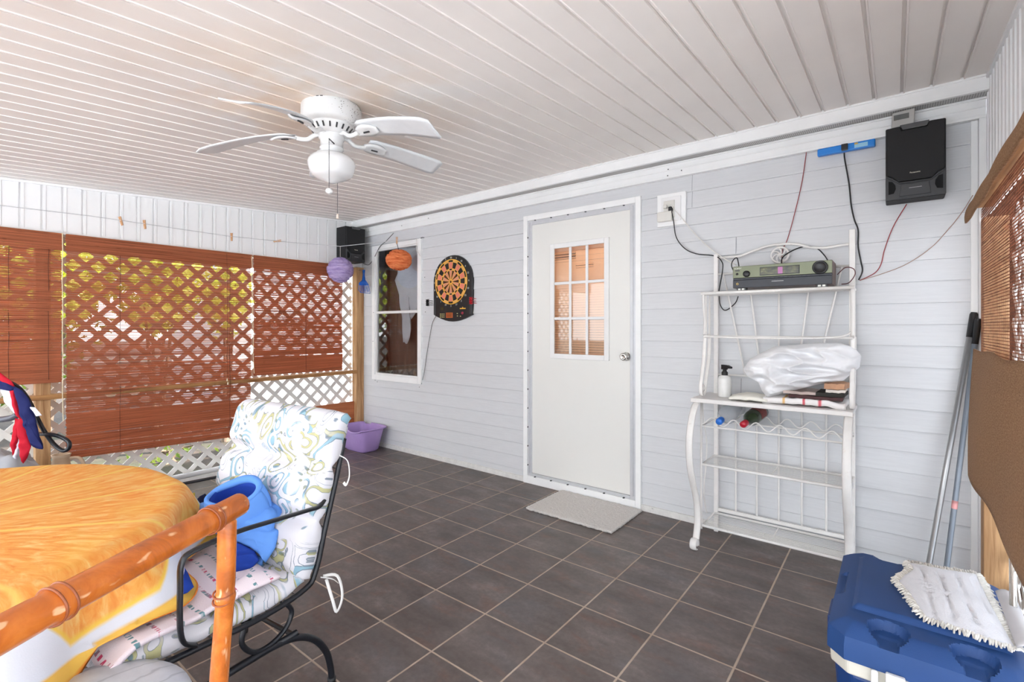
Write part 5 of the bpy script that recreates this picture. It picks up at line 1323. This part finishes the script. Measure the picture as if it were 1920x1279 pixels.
# local frame: -y is forward, x across; seat right side (near camera) at +x
HW = .318
def cushion(path, width, thick, tufts, name, seedv, nu=64, nv=36, uv0=0.0):
    P = [Vector((0, a, b)) for a, b in path]; Ls = [0]
    for i in range(1, len(P)): Ls.append(Ls[-1]+(P[i]-P[i-1]).length)
    LT = Ls[-1]
    def at(s):
        d = s*LT; i = 0
        while i < len(P)-2 and Ls[i+1] < d: i += 1
        return P[i].lerp(P[i+1], (d-Ls[i])/(Ls[i+1]-Ls[i]))
    def f(u, v):
        p = at(u); x = (v-.5)*width; e = 1
        bulge = .0
        for a in tufts: bulge = max(bulge, math.exp(-((u-a)/.018)**2))
        x *= (1-.03*bulge-.02*abs(noise.noise(Vector((u*9, seedv, 0)))))
        return Vector((x, p.y, p.z+.0))
    def T(u, v):
        ev = min(v, 1-v)*width; eu = min(u, 1-u)*LT; e = min(1, (ev/.045))**.5*min(1, (eu/.04))**.5 if ev > 0 and eu > 0 else 0
        dip = 1
        for a in tufts:
            dip -= .62*math.exp(-(((u-a)*LT)/.026)**2)
        dip -= .10*abs(math.cos(v*pi*2))*.5
        return max(.012, thick*(.25+.75*e)*dip*(1+.10*noise.noise(Vector((u*6, v*5, seedv)))))
    return MB().sheet(f, nu, nv, T, uvfn=lambda u, v: (u*LT+uv0, v*width)).build(name, M_floral, t, local=True)
seatp = smooth_path([Vector((0, .195, .455)), Vector((0, .10, .432)), Vector((0, -.05, .435)), Vector((0, -.20, .448)), Vector((0, -.30, .452)), Vector((0, -.345, .425))], 6)
cushion([(p.y, p.z) for p in seatp], .635, .085, (.5,), 'seat_cushion', 1)
backp = smooth_path([Vector((0, .20, .452)), Vector((0, .235, .56)), Vector((0, .275, .70)), Vector((0, .32, .84)), Vector((0, .355, .95)), Vector((0, .385, .985))], 6)
bc = cushion([(p.y, p.z) for p in backp], .645, .125, (.33, .66), 'back_cushion', 2, nu=80, uv0=.7)
M_tie = mat('tie_ribbon', (232, 230, 226), .8, .05, 30)
def ribbon(pts, parent, w_=.006):
    pts = smooth_path(pts, 5); MB().tube(pts, [(.0012, w_)]*len(pts), 6).build('tie_ribbon', M_tie, parent, local=True)
ribbon([(.335, .26, .44), (.36, .30, .43), (.375, .31, .36), (.37, .29, .31), (.365, .275, .36), (.345, .265, .43)], t)
ribbon([(.335, .25, .44), (.37, .27, .435), (.40, .27, .43)], t)
ribbon([(.335, .33, .85), (.36, .345, .83), (.37, .345, .78), (.36, .34, .745), (.345, .34, .75)], t)
# frame
BT = lambda pts, r=.0095, n=8: MB().tube(pts, r, n)
for sg, nm in ((1, 'near'), (-1, 'far')):
    x_ = sg*HW
    # back upright and seat rail, one bent flat-sided tube
    pts = smooth_path([(x_*.96, .375, .90), (x_*.98, .345, .80), (x_*.99, .285, .60), (x_*.99, .245, .46), (x_*.99, .20, .415), (x_*.98, .05, .395), (x_*.98, -.15, .405), (x_*.98, -.31, .415)], 5)
    BT(pts).build('side_frame', M_blackmetal, t, local=True)
    xa = sg*(HW+.012)
    pts = smooth_path([(x_, .275, .700), (xa, .245, .688), (xa, .20, .690), (xa, .08, .697), (xa, -.04, .703), (xa, -.15, .695), (xa, -.19, .675), (xa, -.195, .60), (xa, -.195, .50), (xa, -.185, .45), (x_, -.15, .42)], 5)
    MB().tube(pts, [(.006, .011)]*len(pts), 8, flat=(0, 0, 1)).build('armrest', M_blackmetal, t, local=True)
    # base: runner arch on the floor
    xb = sg*.285
    pts = smooth_path([(xb, .335, .012), (xb, .33, .06), (xb, .31, .13), (xb, .26, .20), (xb, .19, .245), (xb, .10, .262), (xb, -.05, .262), (xb, -.2, .255), (xb, -.3, .20), (xb, -.345, .12), (xb, -.355, .012)], 6)
    BT(pts, .012, 10).build('base_arch', M_blackmetal, t, local=True)
    mb = MB().tube([(xb, .19, .262), (xb, -.19, .262)], .011, 8)
    pts = smooth_path([(xb, .145, .39), (xb, .172, .345), (xb, .15, .30), (xb, .10, .275), (xb, .04, .28), (xb, .0, .33), (xb, .01, .38)], 5); mb.tube(pts, .0085, 8)
    pts = smooth_path([(xb, -.25, .39), (xb, -.27, .34), (xb, -.245, .295), (xb, -.19, .275)], 5); mb.tube(pts, .0085, 8)
    mb.build('glide_bracket', M_blackmetal, t, local=True)
    MB().lathe([(0, 0), (.015, 0), (.015, .02), (0, .022)], (xb, .335, 0), 14).build('foot_cap', M_blk2, t, local=True)
    MB().lathe([(0, 0), (.015, 0), (.015, .02), (0, .022)], (xb, -.355, 0), 14).build('foot_cap', M_blk2, t, local=True)
for y, z in ((.19, .25), (-.19, .25), (.02, .392)):
    BT([(-.29, y, z), (.29, y, z)], .009).build('cross_bar', M_blackmetal, t, local=True)
mb = MB()
for k in range(9): y = .18-k*.055; mb.tube([(-HW*.98, y, .402), (HW*.98, y, .402)], .003, 5)
for k in range(9): g = k/9; mb.tube([(-HW*.98, .26+.13*g, .50+.44*g), (HW*.98, .26+.13*g, .50+.44*g)], .003, 5)
mb.build('wire_support', M_blackmetal, t, local=True)

# things on the glider seat (world from local)
def G(x, y, z): 
    c, s = cos(GA), sin(GA); return Vector((GO.x+x*c-y*s, GO.y+x*s+y*c, z))
GX = Vector((cos(GA), sin(GA), 0)); GY = Vector((-sin(GA), cos(GA), 0)); UP = Vector((0, 0, 1))
def terry():
    m = NT('pink_terry'); uv = m.n('ShaderNodeTexCoord'); v = uv.outputs['UV']; sp = m.n('ShaderNodeSeparateXYZ'); m.l(v, sp.inputs[0])
    ro = m.math('SINE', m.math('MULTIPLY', sp.outputs[1], 120)); mp = m.n('ShaderNodeMapping'); m.l(v, mp.inputs[0]); mp.inputs['Scale'].default_value = (90, 28, 1); wd = m.noise(mp.outputs[0], 1, 2)
    k = m.math('MULTIPLY', m.ramp(ro, [(.75, 0.0), (.85, 1.0)]), m.ramp(wd, [(.48, 0.0), (.54, 1.0)])); pc = m.ramp(m.noise(v, 12, 1), [(.45, lin((212, 70, 110))), (.55, lin((108, 150, 158)))])
    m.color(m.mix(k, lin((240, 226, 232)), pc)); m.rough(.95); m.bump(m.noise(v, 300, 2), .5, .003); return m.m
mb = MB().sheet(lambda u, v: G(-.28+.60*u, -.335+.46*v+.02*sin(u*5), .497+.010*noise.noise(Vector((u*7, v*6, 1)))+.03*max(0, 1-abs(u-.93)*12)*max(0, 1-abs(v-.85)*4)-.035*max(0, (.12-v)/.12)), 50, 30, .012, uvfn=lambda u, v: (.60*u, .46*v))
tag(mb.build('beach_towel', terry()), 'white towel with pink and teal lettering rows spread on the glider seat', 'towel')
M_lb = fabric_trans('sky_blue_fleece', (104, 156, 232), .08, .85, .2, 300, .05); M_db = fabric_trans('royal_blue_knit', (34, 66, 160), .06, .85, .2, 300, .06); M_nv = fabric_trans('navy_cloth', (28, 32, 66), .05, .85, .2, 300, .08)
JP = Vector((3.79, -3.332, 1.318))
t = thing('hooded_jacket', 'sky blue hooded jacket with royal blue lining heaped on the glider', 'jacket', G(.05, .05, .50))
# measured in the photo: each fold of cloth is laid at its own depth, facing up and outward from the seat
NJ = (-f3*.80+UP*.60).normalized(); UJ = (UP-NJ*UP.dot(NJ)).normalized(); RJ = r3
def fold(poly, T, th, m_, nm, seed, amp=.012, ridge=.008, freq=12, back=1.0):
    uc = sum(p[0] for p in poly)/len(poly); vc = sum(p[1] for p in poly)/len(poly); o = CAM+ray(uc, vc)*T; pl = []
    for u, v in poly:
        d = ray(u, v); k = (o-CAM).dot(NJ)/d.dot(NJ); p = CAM+d*k; pl.append(((p-o).dot(RJ), (p-o).dot(UJ)))
    return MB().pillow(pl, o, RJ, UJ, NJ, th, rings=12, amp=amp, freq=freq, seed=seed, n=64, ridge=ridge, back=back).build(nm, m_, t)
def hoodpt(u, v):
    a = 2*pi*v; w1 = 1+.06*sin(3*a+1); r = 1-.5*u**2
    return HC+RH*(.082*r*cos(a)*w1)+YH*(.062*r*sin(a)*w1)-NH*(.13*u**.8)
HC = CAM+ray(437, 926)*1.72; NH = (UP*.86-f3*.36-r3*.10).normalized(); RH = (r3*.97+f3*.1-UP*.10); RH = (RH-NH*RH.dot(NH)).normalized(); YH = NH.cross(RH).normalized()
MB().sheet(hoodpt, 12, 40, .008).build('lining', M_db, t)
MB().sheet(lambda u, v: HC+RH*((.088+.022*sin(u*pi)**.7)*(1-.15*u)*cos(2*pi*v)*(1+.05*sin(6*pi*v+1)))+YH*((.068+.02*sin(u*pi)**.7)*(1-.15*u)*sin(2*pi*v))-NH*(.16*u-.006-.008*sin(4*pi*v)), 14, 48, .007).build('hood', M_lb, t)
MB().tube([HC+RH*(.087*cos(a)*(1+.05*sin(3*a+1)))+YH*(.067*sin(a))+NH*(.008*sin(2*a)+.004) for a in [2*pi*k/48 for k in range(48)]], [.008+.007*max(0, sin(a+.2)) for a in [2*pi*k/48 for k in range(48)]], 10, closed=True).build('hood_hem', M_lb, t)
fold([(372, 975), (376, 945), (395, 938), (430, 955), (470, 950), (505, 945), (520, 960), (512, 1000), (470, 1012), (430, 1005), (392, 1000)], 1.74, .045, M_lb, 'jacket_body', 4, .016, .012)
fold([(474, 925), (505, 938), (537, 915), (533, 955), (524, 990), (505, 1004), (482, 985), (468, 955)], 1.80, .03, M_lb, 'sleeve', 8)
fold([(432, 1000), (470, 985), (505, 985), (524, 995), (516, 1028), (498, 1056), (486, 1040), (470, 1028), (440, 1018)], 1.70, .02, M_lb, 'front_panel', 11)
fold([(425, 1012), (452, 1018), (478, 1034), (486, 1050), (470, 1068), (446, 1076), (424, 1070)], 1.66, .03, M_db, 'lining_fold', 2, .014, .012)
fold([(478, 1040), (494, 1046), (492, 1060), (470, 1070), (462, 1066)], 1.69, .012, M_lb, 'cuff', 12)
fold([(355, 985), (360, 948), (385, 925), (400, 950), (398, 985), (385, 1010), (365, 1005)], 1.84, .03, M_nv, 'dark_sleeve', 13)
t2 = thing('swim_trunks', 'navy and black cloth with yellow dots lying under the blue jacket', 'clothes', G(.06, -.16, .51))
MB().pillow([(-.17, -.10), (.03, -.13), (.13, -.10), (.15, .03), (.02, .07), (-.15, .05)], G(.10, -.15, .548), GX, GY, UP, .035, rings=12, amp=.012, freq=11, seed=21, n=48).build('trunks', M_db, t2)
MB().pillow([(-.10, -.05), (.06, -.06), (.10, .01), (.03, .05), (-.09, .04)], G(.08, -.13, .582), GX, GY, UP, .02, rings=8, amp=.01, freq=11, seed=22, n=36).build('black_lining', mat('jet_cloth', (20, 20, 24), .9), t2)
mb = MB()
for k in range(7): mb.ball(G(.02+k*.028, -.262+.006*k, .533-.0*k), .011, 10, 6, sc=(1.2, .8, .6))
mb.build('yellow_dots', mat('dot_yellow', (206, 188, 70), .8), t2)
tag(MB().pillow([(-.03, -.035), (.02, -.045), (.03, .0), (.02, .045), (-.02, .04)], CAM+ray(362, 945)*1.93, (GX*.8-GY*.6).normalized(), UP, (-GY*.6+GX*.4).normalized(), .012, rings=6, amp=.006, freq=12, seed=31, n=24).build('yellow_cloth', fabric_trans('yellow_cloth', (232, 206, 88), .15)), 'small yellow cloth corner showing beside the navy sleeve', 'cloth')

# ================================================================== FAR BLACK CHAIR WITH DRAPED FABRIC, BAG, JUG
def L(u, v, tt): return CAM+ray(u, v)*tt
t = thing('metal_chair', 'black metal patio chair at the far side of the table, mostly outside the frame', 'chair', L(-40, 900, 2.7)*1.0)
t.location.z = 0
T0 = 2.62
pts = smooth_path([L(-60, 708, T0), L(-10, 710, T0), L(28, 722, T0), L(52, 748, T0), L(78, 800, T0), L(100, 832, T0), L(118, 845, T0), L(129, 840, T0), L(128, 828, T0), L(110, 818, T0), L(85, 814, T0), L(60, 815, T0+.05)], 5)
MB().tube(pts, .0105, 10).build('arm_tube', M_blackmetal, t)
a = L(-120, 800, T0-.05); b = L(34, 784, T0+.05)
mb = MB().tube(smooth_path([L(-120, 788, T0), L(-20, 788, T0), L(20, 784, T0), L(36, 776, T0)], 4), [(.016, .024)]*13, 10, flat=(0, 0, 1)); mb.build('armrest', mat('arm_grey', (96, 96, 104), .4), t)
mb = MB()
for du in (-118, -40): q = L(du, 800, T0); mb.tube([(q.x, q.y, q.z), (q.x, q.y, 0)], .011, 8); q = L(du, 800, T0+.45); mb.tube([(q.x, q.y, .8), (q.x, q.y, 0)], .011, 8)
mb.build('leg', M_blackmetal, t)
MB().box(t.location.x+.02, t.location.x+.40, t.location.y-.5, t.location.y-.1, .42, .44).build('seat', M_blk2, t, bevel=.01)
M_fred = fabric_trans('flag_red', (196, 26, 48), .12); M_fwh = fabric_trans('flag_white', (226, 226, 238), .15); M_fnv = fabric_trans('flag_navy', (32, 38, 92), .1)
t = thing('draped_fabric', 'red, white and navy fabric draped over the black metal chair', 'fabric', L(40, 800, 2.55))
def strip(poly, m_, nm, T, seed, th=.008):
    o = CAM+ray(40, 780)*T
    # work in the plane facing r3/up at that depth: real size
    pl = [(((CAM+ray(u, v)*T)-o).dot(r3), ((CAM+ray(u, v)*T)-o).z) for u, v in poly]
    MB().pillow(pl, o, r3, UP, -f3, th, rings=8, amp=.012, freq=9, seed=seed, n=44, ridge=.008).build(nm, m_, t)
strip([(-30, 668), (2, 700), (22, 715), (30, 728), (10, 722), (-30, 700)], M_fred, 'red_stripe', 2.56, 1)
strip([(-30, 706), (8, 716), (30, 728), (22, 734), (-30, 724)], M_fnv, 'navy_stripe', 2.55, 2)
strip([(2, 728), (22, 728), (30, 752), (38, 776), (30, 778), (12, 755)], M_fwh, 'white_stripe', 2.57, 3)
strip([(18, 727), (27, 730), (36, 760), (42, 785), (38, 788), (28, 765)], M_fred, 'red_stripe', 2.555, 4)
strip([(26, 724), (42, 732), (54, 748), (64, 774), (70, 800), (76, 828), (83, 843), (70, 842), (58, 836), (50, 810), (44, 785), (36, 758)], M_fnv, 'navy_stripe', 2.545, 5, .012)
strip([(28, 784), (36, 786), (36, 815), (33, 838), (26, 858), (23, 845), (26, 815)], M_fred, 'red_stripe', 2.56, 6)
strip([(36, 784), (46, 786), (52, 810), (58, 838), (52, 858), (43, 871), (38, 845), (36, 815)], M_fred, 'red_stripe', 2.55, 7, .012)
strip([(37, 815), (40, 830), (36, 850), (32, 862), (26, 860), (33, 842)], M_fwh, 'white_stripe', 2.565, 8)
strip([(56, 763), (66, 764), (79, 779), (68, 781)], M_fwh, 'care_label', 2.54, 9, .002)
q = Vector((-.62, -2.93, 0)); 
mb = MB().ball(q+Vector((0, 0, .27)), .27, 36, 24, lambda d: 1+.18*noise.noise(d*2.2)+.06*noise.noise(d*6), (1.1, .8, .98))
tag(mb.build('grey_sack', mat('sack_grey', (170, 172, 176), .5, .08, 8)), 'crumpled light grey sack on the floor at the foot of the lattice', 'sack')
c = Vector((-.80, -2.62, 0)); t = thing('clay_jug', 'tan jug standing on the floor by the lattice post', 'jug', c)
MB().lathe([(r_*1.0, h_*1.5) for r_, h_ in [(0, 0), (.07, 0), (.11, .05), (.12, .12), (.095, .19), (.05, .23), (.045, .27), (.055, .285), (.04, .285), (.035, .24), (0, .2)]], c, 28).build('jug_body', mat('tan_clay', (206, 178, 148), .6, .08, 8), t)
MB().tube(smooth_path([c+Vector((.04, .04, .40)), c+Vector((.07, .09, .39)), c+Vector((.085, .11, .30)), c+Vector((.07, .08, .24))], 4), .011, 8).build('handle', mat('tan_clay', (206, 178, 148), .6), t)
a, b = Vector((-.955, -2.05, .055)), Vector((-.955, -.95, .055))
tag(MB().tube([a, b], .019, 14).build('plastic_pipe', WHITE), 'white plastic pipe lying on the sill at the foot of the lattice', 'pipe')
p = CAM+ray(-14, 2)*1.35
t = thing('windsock', 'crimson cloth tip hanging from the ceiling at the upper left corner', 'cloth', p)
MB().sheet(lambda u, v: p+r3*(-.06+.09*v*(1-.22*u)+.0)+Vector((0, 0, .13-.15*u-.03*v*0))+f3*(.01*sin(v*5)), 8, 8, .003).build('crimson_tip', fabric_trans('crimson', (220, 50, 90), .2), t)
MB().tube([p+Vector((0, 0, .12)), Vector((p.x, p.y, ceilz(p.y)))], .002, 5).build('hanging_thread', M_wcord, t)

# ================================================================== OUTSIDE
def ground_mat():
    m = NT('leaf_litter'); g = m.n('ShaderNodeNewGeometry'); v = g.outputs['Position']; n = m.noise(v, 9, 6, .75); n2 = m.noise(v, 1.2, 3); n3 = m.noise(v, 45, 3, .7)
    c = m.ramp(n, [(.3, lin((30, 22, 17))), (.5, lin((50, 39, 31))), (.7, lin((84, 68, 55)))]); c = m.mix(m.ramp(n3, [(.35, .5), (.6, 0.0)]), c, lin((60, 46, 36)))
    c = m.mix(m.ramp(n2, [(.52, 0.0), (.66, .6)]), c, lin((62, 66, 38))); m.color(c); m.rough(.95); m.bump(n, .6, .03); return m.m
mb = MB().sheet(lambda u, v: (-60+58.8*u, -44+76*v, -.16+.05*noise.noise(Vector((u*12, v*20, 0)))), 40, 60)
o = mb.build('ground', ground_mat()); o['kind'] = 'structure'
struct('bounce_slab_south', MB().box(-1.2, 12, -14, YS, -.25, -.14), mat('bounce_concrete', (222, 223, 226), .9, .04, 1.5))  # unseen pale ground, added to bounce sunlight up to the ceiling
struct('bounce_slab_right', MB().box(XR+.12, 12, YS, 14, -.25, -.14), mat('bounce_concrete', (222, 223, 226), .9, .04, 1.5))  # same concrete right of the porch, kept pale for bounced light
# neighbouring white house with lapped siding
t = thing('neighbour_house', 'white sided neighbouring house seen through the lattice at the corner', 'house', (-4.3, 2.3, -.15))
mb = MB(); x = -4.0; z = -.1; P_ = .13
while z < 3.0:
    mb.add([(x+.012, -.25, z), (x+.012, 6, z), (x+.0, 6, z+P_), (x, -.25, z+P_), (x-.002, -.25, z), (x-.002, 6, z)], [(0, 1, 2, 3), (4, 5, 1, 0)]); z += P_
mb.box(-6.5, -4.003, -.25, 6, -.15, 3.02)
mb.build('house_wall', mat('bright_white_siding', (244, 244, 244), .6, .01, 2), t)
MB().box(-4.02, -3.96, -.32, -.22, -.15, 3.05).build('corner_board', WHITE, t)
mb = MB().add([(-3.6, -.6, 2.95), (-3.6, 6.2, 2.95), (-5.4, 6.2, 4.0), (-5.4, -.6, 4.0)], [(0, 1, 2, 3)]); mb.build('roof', mat('roof_grey', (140, 138, 136), .9), t)
# pale fence panels below the rail, just beyond the lattice
t = thing('fence', 'white plank fence just beyond the lattice by the corner', 'fence', (-2.2, .3, -.15))
mb = MB(); y = -.95; rg = random.Random(2)
while y < 1.6: mb.box(-2.2, -2.18, y, y+.285, -.12, .86); y += .29
mb.build('fence_boards', mat('fence_white', (236, 236, 238), .6, .02, 3), t)
# shrubs
M_leafy = fabric_trans('sunny_leaf', (186, 196, 66), .5, .6, 0, color_fn=lambda m: m.ramp(m.noise(m.coord(), 3.5, 3), [(.3, lin((176, 190, 84))), (.5, lin((228, 232, 116))), (.7, lin((250, 250, 170)))]))
M_leafd = fabric_trans('green_leaf', (90, 120, 50), .45, .6, 0, color_fn=lambda m: m.ramp(m.noise(m.coord(), 3.5, 3), [(.3, lin((70, 100, 36))), (.7, lin((150, 166, 70)))]))
M_bark = mat('bark', (110, 92, 76), .9, .2, 20)
def bush(c, r, n, seed, m_, label, leaf=.05, trunk=True):
    c = Vector(c); rg = random.Random(seed); t = thing('shrub', label, 'shrub', (c.x, c.y, -.15), 0, 'shrubs beyond the lattice'); mb = MB()
    for _ in range(n):
        d = Vector((rg.gauss(0, 1), rg.gauss(0, 1), rg.gauss(0, 1))).normalized(); q = rg.random()**.45
        p = c+Vector((d.x*r[0], d.y*r[1], d.z*r[2]))*q*(1+.25*noise.noise(d*2.5+c)); a = Vector((rg.gauss(0, 1), rg.gauss(0, 1), rg.gauss(0, 1))).normalized(); b = a.orthogonal().normalized(); l_ = leaf*rg.uniform(.6, 1.3)
        k = a.cross(b)*l_*.16; mb.add([p-a*l_, p+b*l_*.45+k, p+a*l_, p-b*l_*.45+k], [(0, 1, 2, 3)])
    f_ = mb.build('foliage', m_, t); mb = MB()
    for k in range(5): e = c+Vector((rg.uniform(-.5, .5)*r[0], rg.uniform(-.5, .5)*r[1], r[2]*.3)); mb.tube([(c.x+rg.uniform(-.05, .05), c.y+rg.uniform(-.05, .05), -.16), (c.x*.6+e.x*.4, c.y*.6+e.y*.4, c.z*.4), e], [.03, .02, .008], 6)
    mb.build('stem', M_bark, t)
bush((-3.0, -2.42, 1.95), (.45, .60, .70), 3600, 1, M_leafy, 'yellow-green shrub behind the left part of the longest blind')
bush((-3.0, -1.45, 1.95), (.45, .46, .70), 3200, 2, M_leafy, 'yellow-green shrub behind the right part of the longest blind')
bush((-3.0, -.70, 1.75), (.30, .30, .55), 1200, 3, M_leafy, 'narrow yellow-green shrub behind the short blind')
bush((-6.2, -2.6, 1.6), (1.0, 1.4, 1.6), 2600, 4, M_leafd, 'tall green shrub farther off behind the yellow-green ones', .08)
bush((-2.4, -1.5, -.05), (.25, .5, .12), 60, 5, M_leafd, 'low green plants on the leafy ground beyond the lattice', .04)

# name copies in order and check
for o in bpy.data.objects:
    if o.type == 'MESH' and o.parent is None and 'kind' not in o.keys() and 'label' not in o.keys(): print('UNLABELLED', o.name)
